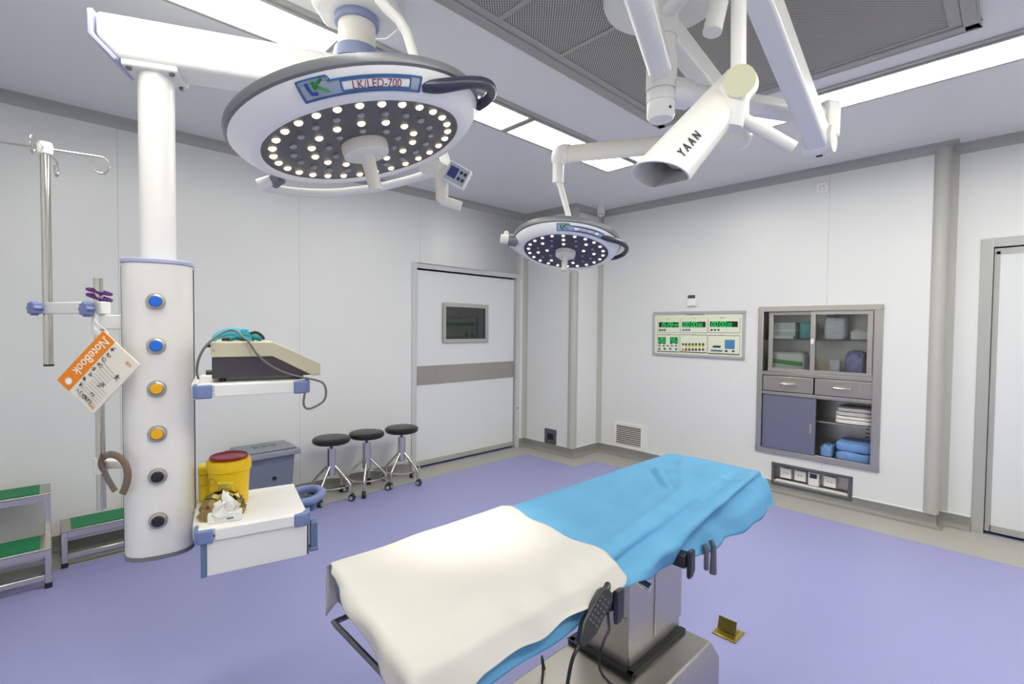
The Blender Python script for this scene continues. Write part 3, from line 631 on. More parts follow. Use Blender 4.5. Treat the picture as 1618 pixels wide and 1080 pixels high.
ob('elbow', M().tube([A2-dirA*.06, A2-dirA*.01+up*.004, A2-up*.05], [.048, .05, .034], 20, smooth=2), 'white', sm)
b = M(); b.sphere(E2, .06, 20, .9); b.cyl(E2-up*.0, E2+up*.11, .05, 22); ob('joint', b, 'white', sm)
S0 = Vector((HUB.x, HUB.y, 2.64)); S1 = E2+up*.085
dd = (S1-S0).normalized(); ob('spring_arm', M().box(-.038, .038, -.048, .048, 0, (S1-S0).length, zframe(S0, dd)), 'white', sm, bevel=.014, seg=3)
ob('hub_collar', M().cyl((HUB.x, HUB.y, 2.58), (HUB.x, HUB.y, 2.70), .058, 28), 'white', sm)
# hub
hub = thing('lamp_canopy', (HUB.x, HUB.y, H), 'round white ceiling canopy and post carrying the lamp arms', 'ceiling mount')
ob('canopy', M().lathe([(0, 0), (.228, 0), (.228, -.062), (.22, -.08), (.0, -.082)], Matrix.Translation((HUB.x, HUB.y, H-.02)), 48), 'whitep', hub)
ob('post', M().cyl((HUB.x, HUB.y, 2.73), (HUB.x, HUB.y, 2.33), .052, 28), 'white', hub)
ob('post_cap', M().lathe([(.053, 0), (.053, -.075), (.046, -.09), (0, -.092)], Matrix.Translation((HUB.x, HUB.y, 2.36)), 28), 'white', hub)
b = M()
for z, a in ((2.56, 200), (2.43, 230), (2.30, 250), (2.545, 215)):
    p = Vector((HUB.x, HUB.y, z))+Vector((math.cos(R(a)), math.sin(R(a)), 0))*.0525; b.lathe([(0, .002), (.006, .002), (.006, 0)], zframe(p, (math.cos(R(a)), math.sin(R(a)), 0)), 10)
ob('screw', b, 'blk', hub)
# camera and its arm
cm = thing('surgical_camera', (HUB.x, HUB.y, 2.39), 'white bullet camera hanging on a jointed arm above the table', 'camera')
FL = Vector((HUB.x, HUB.y, 2.385)); BRK = Vector((2.463, .622, 2.385))
ob('extension_arm', M().tube([FL, BRK], .043, 20), 'white', cm)
da = (BRK-FL).normalized(); b = M(); b.cyl(FL+da*.03, FL+da*.12, .056, 22); ob('hub_flange', b, 'white', cm)
ob('hub_collar', M().cyl((HUB.x, HUB.y, 2.335), (HUB.x, HUB.y, 2.375), .056, 28), 'white', cm)
BT = frame(BRK, da, Vector((0, 0, 1)).cross(da), (0, 0, 1))
ob('bracket', M(BT).box(-.03, .05, -.05, .05, -.10, .055), 'whitep', cm, bevel=.014, seg=3)
S0 = Vector((2.43, .625, 2.268)); S1 = Vector((1.43, .595, 2.60)); dd = (S1-S0).normalized(); sT = zframe(S0, dd)
ob('spring_arm', M(sT).box(-.04, .04, -.05, .05, -.05, (S1-S0).length), 'white', cm, bevel=.012, seg=3)
ob('joint', M().cyl(Vector((2.43, .625, 2.268))+Vector((0, -.055, 0)), Vector((2.43, .625, 2.268))+Vector((0, .055, 0)), .056, 24), 'white', cm)
ob('arm_slot', M(sT).box(-.012, .012, -.0515, -.0495, -.035, -.015).box(-.0415, -.0395, -.01, .01, -.03, -.01), 'blk', cm)
TP = Vector((1.449, .589, 2.64)); TQ = Vector((1.428, .573, 2.19))
ob('top_joint', M().cyl(TP+Vector((0, 0, .03)), TP-Vector((0, 0, .10)), .045, 24), 'white', cm)
ob('drop_tube', M().cyl(TP, TQ, .0205, 20), 'white', cm)
CR, CF = Vector((1.556, .622, 2.206)), Vector((1.116, .634, 1.833)); ax = (CF-CR).normalized()
sdv = ax.cross(up).normalized(); upv = sdv.cross(ax).normalized(); CL = (CF-CR).length
KT = frame(CR, sdv, upv, ax)      # x side, y up, z to the mouth
def oval(r, k=28, y0=-.62, sx=1.):
    return [(r*sx*math.cos(2*math.pi*i/k), r*max(y0, math.sin(2*math.pi*i/k))) for i in range(k)]
def hull(r0, r1, z0, z1, rim=None):
    k = 36; b = M(KT); A = oval(r0, k); B = oval(r1, k)
    vs = [(x, y, z0) for x, y in A]+[(x, y, z1+.055*(y/r1)) for x, y in B]
    C = [(x*.93, y*.93) for x, y in B]; D_ = [(x*.90, y*.90) for x, y in B]
    vs += [(x, y, z1+.055*(y/r1)) for x, y in C]+[(x, y, z1-.16) for x, y in D_]
    fs = [tuple(range(k-1, -1, -1))]+[(j*k+i, j*k+(i+1) % k, (j+1)*k+(i+1) % k, (j+1)*k+i) for j in range(3) for i in range(k)]
    return b.add(vs, fs)
hs = ob('camera_housing', hull(.058, .066, 0, CL), 'whitep', cm, ang=50)
b = M(KT); k = 30; b.prism(oval(.054, k), CL-.15, CL-.14); ob('housing_seam', M(KT).tube([(.0555, -.012, .02), (.0625, -.013, CL-.03)], .0016, 6).tube([(-.0555, -.012, .02), (-.0625, -.013, CL-.03)], .0016, 6), 'darkgrey', hs); ob('lens_glass', b, 'lensgl', hs)
ob('lens_barrel', M(KT).lathe([(.03, CL-.14), (.034, CL-.10), (.03, CL-.098), (.0, CL-.11)], None, 24), 'metalin', hs)
g = M()
# lettering on the side turned to the room
tn = Vector((-.87, -.45, -.38)); tn = (tn-ax*tn.dot(ax)).normalized()
LT = frame(CR+ax*(CL*.865)+tn*.0662, -ax, tn.cross(-ax), tn)
text(g, 'Y A A N', .033, LT, extr=.02); ob('lettering', g, 'ink', hs)
# mount barrel: cylinder whose cap faces the room
vd = Vector((1.40, .565, .72)).normalized(); cp0 = Vector((1.358, .541, 2.121)); cb1 = cp0+vd*.09; bb0 = Vector((1.40, .570, 2.13)); bb1 = Vector((1.400, .588, 2.02))
ob('mount_barrel', M().cyl(cp0, cb1, .038, 26), 'white', cm); ob('swivel', M().tube([bb0, bb1], .040, 24), 'white', cm); ob('barrel_cap', M().cyl(cp0-(cb1-cp0).normalized()*.008, cp0, .040, 26), 'cap', cm, label='pale yellow round end cap')
ob('mount_block', M().box(-.03, .03, -.035, .035, -.06, .07, frame(Vector((1.45, .59, 2.09)), cr, bk, up)), 'white', cm, bevel=.01)
ob('camera_grip', M().tube([(1.43, .570, 2.055), (1.528, .456, 1.964)], .0185, 18), 'whitep', cm)
# short capped tube: the end of a spare arm
sp = thing('spare_arm', (HUB.x, HUB.y, 2.72), 'short white capped tube hanging beside the camera drop tube', 'lamp arm')
ob('tube', M().tube([(1.497, .682, 2.37), (1.515, .672, 2.46), (1.53, .665, 2.60)], .028, 20), 'white', sp); ob('end_cap', M().cyl((1.4965, .6822, 2.366), (1.4975, .6818, 2.372), .0285, 22), 'whitep', sp)
ob('arm', M().tube([(1.53, .665, 2.60), (1.57, .70, 2.655), (HUB.x, HUB.y, 2.665)], .032, 18), 'white', sp)

# ------------------------------------------------------------------ ceiling pendant with shelves
TT = frame((.306, 2.22, 0), (.975, -.222, 0), (.222, .975, 0), (0, 0, 1))   # x right along the front, y away from the room, z up
pd = thing('medical_pendant', (.306, 2.22, .6), 'white ceiling pendant column with gas outlets, two side shelves and pole brackets', 'medical pendant')
def sec(k=1., dx=0):
    P = [(-.107, .09), (-.107, -.02), (-.098, -.055), (-.08, -.078), (-.05, -.094), (0, -.1), (.05, -.094), (.08, -.078), (.098, -.055), (.107, -.02), (.107, .09)]
    return [(x*k, y*k) for x, y in P]
ob('column_box', M(TT).prism(sec(), .618, 1.668), 'whitep', pd, bevel=.003, ang=45)
ob('base_trim', M(TT).prism(sec(1.02), .605, .619), 'greyring', pd); ob('top_cap', M(TT).prism(sec(1.03), 1.668, 1.684), 'lilac', pd, bevel=.003)
ob('corner_seam', M(TT).box(.1065, .1105, -.005, .0, .63, 1.66).box(-.1105, -.1065, -.005, .0, .63, 1.66), 'darkgrey', pd)
for z, k in ((1.532, 'outblue'), (1.375, 'outblue'), (1.222, 'outyel'), (1.061, 'outyel'), (.908, 'outblk'), (.748, 'outblk')):
    OT = TT @ frame((0, -.099, z), (1, 0, 0), (0, 0, 1), (0, -1, 0))
    o_ = ob('gas_outlet', M(OT).lathe([(.029, 0), (.029, .006), (.026, .011), (.02, .013), (.0195, .007), (0, .007)], None, 28), 'steelh', pd)
    ob('outlet_valve', M(OT).lathe([(.0185, .004), (.0185, .014), (.016, .016), (.008, .0165), (0, .015)], None, 24), k, o_)
ob('drop_tube', M(TT).cyl((0, 0, 1.68), (0, 0, 2.37), .056, 32), 'white', pd)
# arm
ac = Vector((.942, 1.922, 0)); at = Vector((.306, 2.22, 0)); ad = (ac-at).normalized(); an = Vector((ad.y, -ad.x, 0))
AT = frame((at.x, at.y, 0), ad, (0, 0, 1), an); L = (ac-at).length
b = M(AT); prof = [(-.155, 2.50), (-.145, 2.40), (-.06, 2.345), (L+.06, 2.365), (L+.09, 2.40), (L+.09, 2.50)]
b.prism([(-.155, 2.525), (-.155, 2.445), (-.09, 2.375), (L+.05, 2.375), (L+.09, 2.40), (L+.09, 2.525)], -.075, .075); ob('ceiling_arm', b, 'white', pd, bevel=.016, seg=3)
ob('arm_end_cap', M(AT).prism([(-.158, 2.527), (-.175, 2.525), (-.175, 2.44), (-.10, 2.362), (-.088, 2.372), (-.158, 2.446)], -.078, .078), 'lilac', pd, bevel=.004)
ob('arm_groove', M(AT).box(-.14, L, .0745, .0765, 2.488, 2.491), 'lilac', pd)
ob('flange', M(AT).box(-.085, .085, 2.355, 2.378, -.07, .07), 'white', pd, bevel=.006)
b = M()
for x in (-.065, .065):
    for y in (-.055, .055): b.lathe([(0, -.008), (.009, -.008), (.009, .004)], AT @ frame((x, 2.355, y), (1, 0, 0), (0, 0, -1), (0, 1, 0)), 10)
ob('bolts', b, 'dsteel', pd)
ob('ceiling_column', M().cyl((ac.x, ac.y, 2.50), (ac.x, ac.y, 2.73), .074, 32), 'cream', pd)
ob('column_ring', M().lathe([(.075, 0), (.088, 0), (.088, .03), (.075, .035)], Matrix.Translation((ac.x, ac.y, 2.685)), 36), 'ring', pd); ob('column_ring', M().lathe([(.075, .06), (.088, .055), (.1, 0), (.075, 0)], Matrix.Translation((ac.x, ac.y, 2.525)), 36), 'ring', pd)
oc = [(ac.x+.185*math.cos(R(a)), ac.y-.02+.185*math.sin(R(a))) for a in range(22, 382, 45)]
ob('ceiling_housing', M().prism(oc, 2.715, H), 'whitep', pd, bevel=.02, seg=3)
# shelves
def shelf(zt, name):
    b = M(TT); x0, x1, y0, y1 = .125, .475, -.255, .13
    s = ob(name, b.prism([(x0, y1), (x0, y0), (x1-.03, y0), (x1, y0+.03), (x1, y1)], zt-.028, zt), 'tray', pd, bevel=.004)
    ob('rail', M(TT).box(.175, .43, -.266, -.25, zt-.045, zt-.004), 'white', s, bevel=.003)
    ob('bumper', M(TT).prism([(.112, -.2), (.112, -.255), (.125, -.27), (.17, -.27), (.17, -.245), (.14, -.245), (.14, -.2)], zt-.05, zt-.003), 'blue', s, bevel=.005, label='blue corner bumper')
    ob('bumper', M(TT).prism([(.43, -.27), (.47, -.268), (.487, -.25), (.492, -.2), (.465, -.2), (.462, -.245), (.43, -.247)], zt-.05, zt-.003), 'blue', s, bevel=.005, label='blue corner bumper')
    ob('back_bracket', M(TT).box(.107, .135, -.19, .09, zt-.06, zt-.002), 'white', s, bevel=.003)
    return s
shelf(1.247, 'upper_shelf'); ls = shelf(.743, 'lower_shelf')
ring = [(.478, -.03), (.50, -.055), (.548, -.045), (.575, .0), (.57, .05), (.53, .08), (.49, .075), (.478, .05)]
rg = [(.472, -.10), (.512, -.105), (.556, -.06), (.575, .0), (.56, .055), (.515, .075), (.472, .06)]
ob('shelf_handle', M(TT).tube([(x, y, .728) for x, y in rg], .017, 12, smooth=2), 'blue', ls, label='blue loop handle')
ob('handle_cup', M(TT).lathe([(.0, 0), (.03, 0), (.038, .05), (.034, .05), (.027, .004), (0, .004)], Matrix.Translation((.515, -.015, .665)), 20), 'slate', ls)
dr = ob('drawer', M(TT).box(.15, .475, -.258, .10, .575, .708), 'whitep', pd, bevel=.003, label='white drawer under the lower shelf')
ob('edge_strip', M(TT).box(.132, .15, -.26, .10, .573, .702), 'slate', dr, bevel=.003); ob('side_rail', M(TT).box(.475, .481, -.25, .1, .575, .70), 'darkgrey', dr)
ob('drawer_handle', M(TT).box(.488, .513, -.262, -.225, .59, .70).box(.481, .515, -.268, -.22, .588, .602), 'slate', dr, bevel=.006)
# poles
PA, PBx = Vector((.008, 2.70, 0)), Vector((.146, 2.41, 0))
iv = ob('infusion_pole', M().cyl(PA+up*1.285, PA+up*2.13, .0155, 20), 'chrome', pd, label='chrome infusion pole')
ob('foot_cap', M().cyl(PA+up*1.279, PA+up*1.287, .0165, 16), 'blk', iv); ob('head_block', M().lathe([(0, .035), (.022, .033), (.026, .012), (.024, -.012), (.018, -.016), (0, -.016)], Matrix.Translation(PA+up*2.135), 20), 'white', iv)
b = M(); hd = Vector((.722, -.692, 0)); h2 = Vector((.98, -.2, 0)); h3 = Vector((-.2, -.98, 0))
for k, (v, Ln) in enumerate(((h2, .17), (-h2, .19), (h3, .17), (-h3, .17))):
    p = PA+up*2.145; e = p+v*Ln; pts = [p+v*.015, e]
    pts += [e+v*(.03*math.sin(R(a)))-up*(.034-.034*math.cos(R(a))) for a in range(20, 300, 20)]
    b.tube(pts, .0036, 8)
ob('hooks', b, 'chrome', iv)
p2 = ob('equipment_pole', M().cyl(PBx+up*.745, PBx+up*1.622, .0145, 20), 'chrome', pd, label='chrome equipment pole')
dv = (PA-PBx).normalized(); XT = frame(PBx+up*1.51, dv, dv.cross(up)*-1, up)
ob('cross_bracket', M(XT).box(-.045, (PA-PBx).length+.02, -.017, .017, -.022, .024), 'white', pd, bevel=.004)
def knob(p, d, r=.026, name='clamp_knob'):
    T = zframe(p, d); k = 8; b = M(T); pts = []
    for i in range(64):
        a = 2*math.pi*i/64; q = r*(1+.10*math.cos(k*a)); pts.append((q*math.cos(a), q*math.sin(a)))
    b.prism(pts, 0, .028); b.lathe([(.01, -.015), (.01, .0)], None, 12); return ob(name, b, 'blue', pd, bevel=.004, label='blue clamp knob')
sidev = (bk-hd*.35).normalized()
knob(PA+up*1.51+sidev*.025-hd*.005, sidev); knob(PBx+up*1.505+sidev*.025, sidev)
ob('sleeve', M().lathe([(.015, -.04), (.022, -.04), (.022, .045), (.015, .045)], Matrix.Translation(PBx+up*1.448), 24), 'white', pd); ob('sleeve', M().lathe([(.015, -.028), (.024, -.028), (.024, .03), (.015, .03)], Matrix.Translation(PBx+up*.912), 24), 'white', pd)
att = TT @ Vector((-.09, .08, 0)); dv = (Vector((att.x, att.y, 0))-PBx); WT = frame(PBx, dv, dv.cross(up)*-1, up)
ob('pole_bracket', M(WT).box(.015, dv.length, -.018, .018, 1.43, 1.485), 'white', pd, bevel=.004); ob('pole_bracket', M(WT).box(.015, dv.length, -.016, .016, .905, .935), 'white', pd, bevel=.004)
# bracelets, strap, notebook
for i, (z, tilt) in enumerate(((1.572, .14), (1.55, -.2))):
    b = M(); cx = PBx+up*z+hd*.004
    for k in range(22):
        a = 2*math.pi*k/22; p = cx+hd*.037*math.cos(a)+bk*.03*math.sin(a)+up*(-.037*math.cos(a)*(.28 if i == 0 else .34)); b.sphere(p, .0058, 8)
    tag(ob('bead_bracelet', b, 'purple'), ['upper', 'lower'][i]+' purple bead bracelet looped over the chrome equipment pole', 'bracelet', 'purple bead bracelets on the pole')
b = M(); s0 = Vector((.150, 2.372, .957))
pts = [Vector((.146, 2.383, .944)), Vector((.161, 2.37, .958)), Vector((.180, 2.36, .960)), Vector((.205, 2.335, .94)), Vector((.219, 2.32, .90)), Vector((.218, 2.322, .86)), Vector((.209, 2.334, .825)), Vector((.203, 2.34, .808))]
b.tube(pts, .0055, 10, smooth=2, flat=.013)
b.tube([Vector((.157, 2.385, .884)), Vector((.165, 2.377, .86)), Vector((.178, 2.362, .83)), Vector((.184, 2.357, .818))], .005, 10, smooth=1, flat=.012)
b.tube([Vector((.146, 2.383, .944)), Vector((.142, 2.386, .915)), Vector((.157, 2.385, .884))], .0045, 10, smooth=1, flat=.01)
c0 = Vector((0, 0, CAMH)); pc = Vector((.146, 2.383, .944))
for i, v in enumerate(b.v):
    k = 1-.085*min(1, max(0, (v-pc).dot(cr)/.035)) if (v-pc).length > .02 else 1
    b.v[i] = c0+(v-c0)*k
tag(ob('curved_strap', b, 'brown'), 'brown curved strap hanging from the lower pole clamp', 'strap')
nd = 1.66/1.7
def npt(p): return Vector((0, 0, CAMH))+(Vector(p)-Vector((0, 0, CAMH)))*nd
n0, n1, n2, n3 = [npt(p) for p in ((.146, 2.215, 1.427), (.248, 2.113, 1.329), (.129, 2.22, 1.156), (.027, 2.322, 1.254))]  # top, right, bottom, left corners
ex = (n3-n0); ey = (n1-n0); nl, nw = ex.length, ey.length; nn = ex.cross(ey).normalized()
if nn.dot(n0-Vector((0, 0, CAMH))) > 0: nn = -nn
ex.normalize(); ey = (ey-ex*ey.dot(ex)).normalized()
NT = frame(n0, ex, ey, nn)      # x down the spine, y across the page, z to the viewer
nb = thing('notebook', n0, 'white hanging notebook with an orange band reading NoteBook', 'notebook')
ob('pages', M(NT).box(0, nl, 0, nw, -.006, 0) if NT.determinant() > 0 else M(NT).box(0, nl, 0, nw, -.006, 0), 'paper', nb, bevel=.001)
ob('spine_band', M(NT).box(0, nl, 0, nw*.33, -.0003, .0006), 'orange', nb)
fl = 1 if frame((0, 0, 0), ex, ey, nn).determinant() > 0 else -1
yb = ey*fl     # letter up direction keeps the text unmirrored
g = M(); text(g, 'NoteBook', .047, frame(n0+ex*nl*.40+ey*nw*.17+nn*.0011, ex, nn.cross(ex), nn), extr=.004, sx=.78); ob('lettering', g, 'whiteink', nb)
BT2 = frame(n0+ex*nl*.89+ey*nw*.19+nn*.001, ex, nn.cross(ex), nn)
ob('badge', M(BT2).lathe([(0, .0004), (.010, .0004)], None, 20).lathe([(.011, .0004), (.0125, .0004)], None, 20), 'whiteink', nb)
def NP(x, y, z=.001): return n0+ex*nl*x+ey*nw*y+nn*z
b = M()
for k in range(6): b.tube([NP(.34+.05*k, .46), NP(.36+.05*k, .80)], .0007, 5)
for k in range(7): b.tube([NP(.64+.047*k, .5), NP(.65+.047*k, .92)], .0005, 5)
ob('print_lines', b, 'greyln', nb)
rgn = random.Random(3); b = M()
for cx_, cy_, k in [(.10+.10*i, .40+.02*(i % 2), 4) for i in range(8)]+[(.90, .47+.055*i, 2) for i in range(7)]+[(.35, .82, 3), (.38, .86, 3), (.58, .72, 4), (.62, .70, 3), (.80, .72, 4)]:
    for _ in range(k):
        p = [NP(cx_+rgn.uniform(-.042, .042), cy_+rgn.uniform(-.055, .055), .0012) for _ in range(3)]; b.tube(p, .00065, 5, smooth=1)
ob('handwriting', b, 'ink', nb)
b = M()
for x, y in ((.10, .82), (.93, .86)):
    for k in range(4): b.tube([NP(x-.02, y-.05+.035*k, .0012), NP(x+.02, y-.04+.035*k, .0012)], .0014, 5)
ob('stamp', b, 'orink', nb)
ob('string', M().tube([NP(.07, .12, .003), NP(.0, .06, -.02), PBx+up*1.47+sidev*.024, PBx+up*1.475+cr*.024, PBx+up*1.44+sidev*.023, NP(.05, .1, .002)], .0014, 6, smooth=2), 'whiteink', nb)

# ------------------------------------------------------------------ things on the shelves
zs = 1.2475
un = thing('electrosurgical_unit', TT @ Vector((.33, -.06, zs)), 'beige and charcoal sloped desktop unit on the upper pendant shelf', 'medical device')
UT = TT @ frame((0, -.225, 0), (1, 0, 0), (0, 0, 1), (0, -1, 0)) # x right, y up, z to the viewer
ob('lower_case', M(UT).prism([(.169, 1.262), (.495, 1.262), (.495, 1.27), (.362, 1.336), (.169, 1.336)], -.24, -.002), 'char', un, bevel=.002)
b = M(UT); up_ = [(.166, 1.39), (.365, 1.39), (.530, 1.306), (.530, 1.259), (.500, 1.259), (.362, 1.3365), (.168, 1.3365)]
b.prism(up_, -.245, .003); ob('upper_case', b, 'beige', un, bevel=.003)
for x in (.2, .46):
    for y in (-.03, -.21): ob('rubber_foot', M(UT).cyl((x, zs, y), (x, 1.263, y), .011, 14), 'blk', un)
b = M(UT)
for x, y in ((.175, 1.362), (.515, 1.268)): b.lathe([(0, .006), (.0045, .005), (.0045, .002)], Matrix.Translation((x, y, .0)), 10)
ob('screw', b, 'chrome', un)
ob('rear_socket', M(UT).cyl((.152, 1.378, -.03), (.17, 1.378, -.03), .007, 12).cyl((.15, 1.28, -.05), (.17, 1.28, -.05), .009, 12), 'blkp', un)
tl = thing('head_strap', TT @ Vector((.25, -.12, 1.391)), 'teal head strap with buckle lying on the beige unit', 'strap')
def ribbon(pts, wv, wd, th=.002, sm=2):
    P = [Vector(p) for p in pts]
    for _ in range(sm):
        Q = [P[0]]
        for i in range(len(P)-1): Q += [P[i]*.75+P[i+1]*.25, P[i]*.25+P[i+1]*.75]
        P = Q+[P[-1]]
    wv = Vector(wv)*wd; b = M(TT)
    b.grid(lambda u, v: P[min(int(u*(len(P)-1)+.5), len(P)-1)]+wv*(v-.5), len(P)-1, 1); return b
zt = 1.3915
ob('band', ribbon([(.168, -.15, zt+.001), (.185, -.15, zt+.022), (.225, -.14, zt+.038), (.255, -.13, zt+.034), (.285, -.12, zt+.016), (.30, -.115, zt+.003)], (0, -.5, -.8), .036), 'teal', tl, solid=.002)
ob('band', ribbon([(.22, -.09, zt+.002), (.25, -.085, zt+.018), (.29, -.08, zt+.022), (.32, -.085, zt+.012), (.335, -.09, zt+.006)], (.1, .5, .75), .032), 'teald', tl, solid=.002)
ob('band', ribbon([(.20, -.06, zt+.002), (.24, -.06, zt+.014), (.29, -.065, zt+.006), (.31, -.06, zt+.008)], (0, .6, .7), .03), 'teald', tl, solid=.002)
ob('buckle', M(TT).box(.262, .288, -.13, -.105, zt+.02, zt+.046, Matrix.Translation((0, 0, 0))), 'teal', tl, bevel=.005); ob('knob', M(TT).tube([(.295, -.11, zt+.028), (.315, -.105, zt+.034), (.335, -.1, zt+.02), (.342, -.1, zt+.004)], .0055, 8, smooth=1), 'blkp', tl); ob('knob', M(TT).cyl((.2, -.165, zt+.008), (.225, -.165, zt+.01), .007, 10), 'blkp', tl)
cb_ = [(.128, -.20, 1.262), (.124, -.245, 1.29), (.130, -.255, 1.335), (.15, -.25, 1.378), (.18, -.23, 1.408), (.215, -.19, 1.432), (.243, -.20, 1.433), (.262, -.232, 1.412), (.283, -.250, 1.393), (.306, -.253, 1.348), (.356, -.253, 1.298), (.419, -.252, 1.268), (.463, -.255, 1.256), (.505, -.272, 1.247), (.532, -.285, 1.235), (.541, -.285, 1.205), (.536, -.285, 1.168), (.507, -.285, 1.149), (.474, -.285, 1.137), (.458, -.282, 1.155), (.465, -.279, 1.20)]
tag(ob('cable', M(TT).tube(cb_, .0042, 10, smooth=2), 'cable'), 'grey cable looped over the beige unit and off the shelf edge', 'cable')
zs = .7435
sb = thing('sharps_bucket', TT @ Vector((.219, -.01, zs)), 'round yellow sharps bucket with a dark red lid on the lower shelf', 'sharps bucket')
SBT = TT @ Matrix.Translation((.222, -.025, zs))
ob('bucket', M(SBT).lathe([(0, 0), (.062, 0), (.066, .006), (.070, .10), (.0735, .138), (.078, .142), (.078, .152), (.0775, .175), (.076, .181), (.06, .184), (0, .184)], None, 40), 'yellow', sb)
ob('lid', M(SBT).lathe([(.0, .188), (.04, .189), (.066, .186), (.068, .192), (.064, .197), (.058, .192), (0, .191)], None, 40), 'red', sb, label='dark red lid')
LBT = SBT
g = M(SBT); g.grid(lambda u, v: (.0705*math.cos(R(-125+45*u))*(1+.03*v), .0705*math.sin(R(-125+45*u))*(1+.03*v), .035+.075*v), 10, 4); ob('label', g, 'label_y', sb, solid=.0006)
b = M(SBT); rr = random.Random(5)
for k in range(8): 
    z = .045+.008*k; b.tube([Vector((.0735*math.cos(R(q))*(1+.0025*k), .0735*math.sin(R(q))*(1+.0025*k), z)) for q in range(-122, -85+int(rr.uniform(-12, 0)), 6)], .0008, 5)
b.tube([Vector((.0775*math.cos(R(-138+12*math.cos(q))), .0775*math.sin(R(-138+12*math.cos(q))), .11+.014*math.sin(q))) for q in [2*math.pi*i/14 for i in range(14)]], .0009, 5, closed=True)
ob('label_print', b, 'darkgrey', sb)
yb_ = thing('waste_box', TT @ Vector((.16, .08, zs)), 'square bright yellow box behind the sharps bucket beside the white column', 'waste box')
ob('body', M(TT).box(.118, .20, .055, .125, zs, zs+.105), 'yellow2', yb_, bevel=.006); ob('lid', M(TT).box(.115, .203, .052, .128, zs+.105, zs+.14), 'yellow2', yb_, bevel=.008); ob('band', M(TT).box(.117, .201, .053, .126, zs+.062, zs+.070), 'yellow', yb_, bevel=.002)
# foil package
fp = thing('foil_package', TT @ Vector((.2, -.18, zs)), 'crumpled gold foil package at the front of the lower shelf', 'package')
rg2 = random.Random(11)
def foil(cx, cy, sx, sy, hgt, seed, lean=0):
    rr = random.Random(seed); N = 9; jit = {}
    def fn(u, v):
        a = 2*math.pi*u; q = v; k = (round(u*14) % 14, round(v*7))
        j = jit.setdefault(k, (rr.uniform(-.009, .009), rr.uniform(-.009, .009), rr.uniform(-.010, .010)))
        rad = (1-.55*q**2); z = hgt*q**.8
        return (cx+math.cos(a)*sx*rad+j[0]*(q > 0)+lean*q, cy+math.sin(a)*sy*rad+j[1]*(q > 0), zs+max(0, z+(j[2] if 0 < q else 0)))
    b = M(TT); b.grid(fn, 14, 7); return b
ob('foil', foil(.185, -.155, .062, .05, .092, 2), 'gold', fp, ang=8)
ob('foil', foil(.235, -.145, .035, .04, .08, 5), 'gold', fp, ang=8)
ob('carton', M(TT @ Matrix.Translation((.205, -.205, zs)) @ Matrix.Rotation(R(-6), 4, 'Z')).box(-.052, .055, -.018, .02, 0, .034), 'pkg', fp, bevel=.003)
ob('clear_wrap', foil(.205, -.195, .05, .03, .07, 9), 'foilw', fp, ang=10)
ob('paper_flap', M(TT).add([(.195, -.205, zs+.085), (.255, -.21, zs+.052), (.205, -.218, zs+.05), (.20, -.19, zs+.11)], [(0, 1, 2), (0, 3, 1)]), 'pkg', fp, solid=.001)
ob('mark', M(TT).box(.212, .232, -.2295, -.2275, zs+.012, zs+.016, Matrix.Translation((0, 0, 0))), 'darkgrey', fp); ob('mark', M(TT).box(.148, .158, -.208, -.205, zs+.05, zs+.064), 'red', fp)

# ------------------------------------------------------------------ floor things by the left wall
# stools
def make_stool():
    t = thing('stool', (0, 0, 0), '', 'stool', 'black round stools along the left wall')
    z = .53
    ob('seat', M().lathe([(0, z-.052), (.134, z-.052), (.146, z-.044), (.152, z-.03), (.150, z-.015), (.138, z-.004), (.11, z), (0, z+.002)], None, 40), 'leather', t)
    ob('seat_plate', M().lathe([(0, z-.06), (.045, z-.06), (.05, z-.05), (0, z-.05)], None, 20), 'blkp', t)
    ob('screw_post', M().cyl((0, 0, z-.12), (0, 0, z-.055), .014, 14), 'dsteel', t)
    ob('column', M().cyl((0, 0, .21), (0, 0, z-.095), .036, 24), 'chrome', t)
    for k in range(4):
        a = R(-52+90*k); d = Vector((math.cos(a), math.sin(a), 0))
        l = ob('leg', M().tube([d*.03+up*.285, d*.10+up*.215, d*.155+up*.155, d*.168+up*.13, d*.17+up*.065], .0105, 12, smooth=1), 'chrome', t)
        c = ob('caster', M().cyl(d*.17+up*.05+Vector((-d.y, d.x, 0))*-.017+d*.012, d*.17+up*.05+Vector((-d.y, d.x, 0))*.017+d*.012, .012, 12), 'dsteel', l)
        T = zframe(d*.182+up*.0265, (-d.y, d.x, 0))
        c.data.materials.clear(); c.data.materials.append(MT['blkp'])
        ob('wheel', M(T).lathe([(0, -.017), (.024, -.017), (.0265, -.012), (.0265, .012), (.024, .017), (0, .017)], None, 22), 'blk', l); ob('wheel_cap', M(T).lathe([(0, .0185), (.008, .0185), (.008, .0175), (.013, .0175), (.0135, .0185), (.016, .0185), (.016, .016)], None, 18).lathe([(0, -.0185), (.008, -.0185), (.008, -.0175), (.013, -.0175), (.0135, -.0185), (.016, -.0185), (.016, -.016)], None, 18), 'lens', l)
    ob('foot_ring', M().tube([Vector((.165*math.cos(R(a)), .165*math.sin(R(a)), .135)) for a in range(0, 360, 12)], .0065, 10, closed=True), 'chrome', t)
    return t
st = make_stool(); st.location = (1.713, 3.955, .0); st['label'] = 'black round stool closest to the white pendant, first of three'
dup(st, (2.03, 3.955, .0), R(18), 'black round stool in the middle of the three by the left wall'); dup(st, (2.372, 3.94, .0), R(-12), 'black round stool next to the white sliding door')
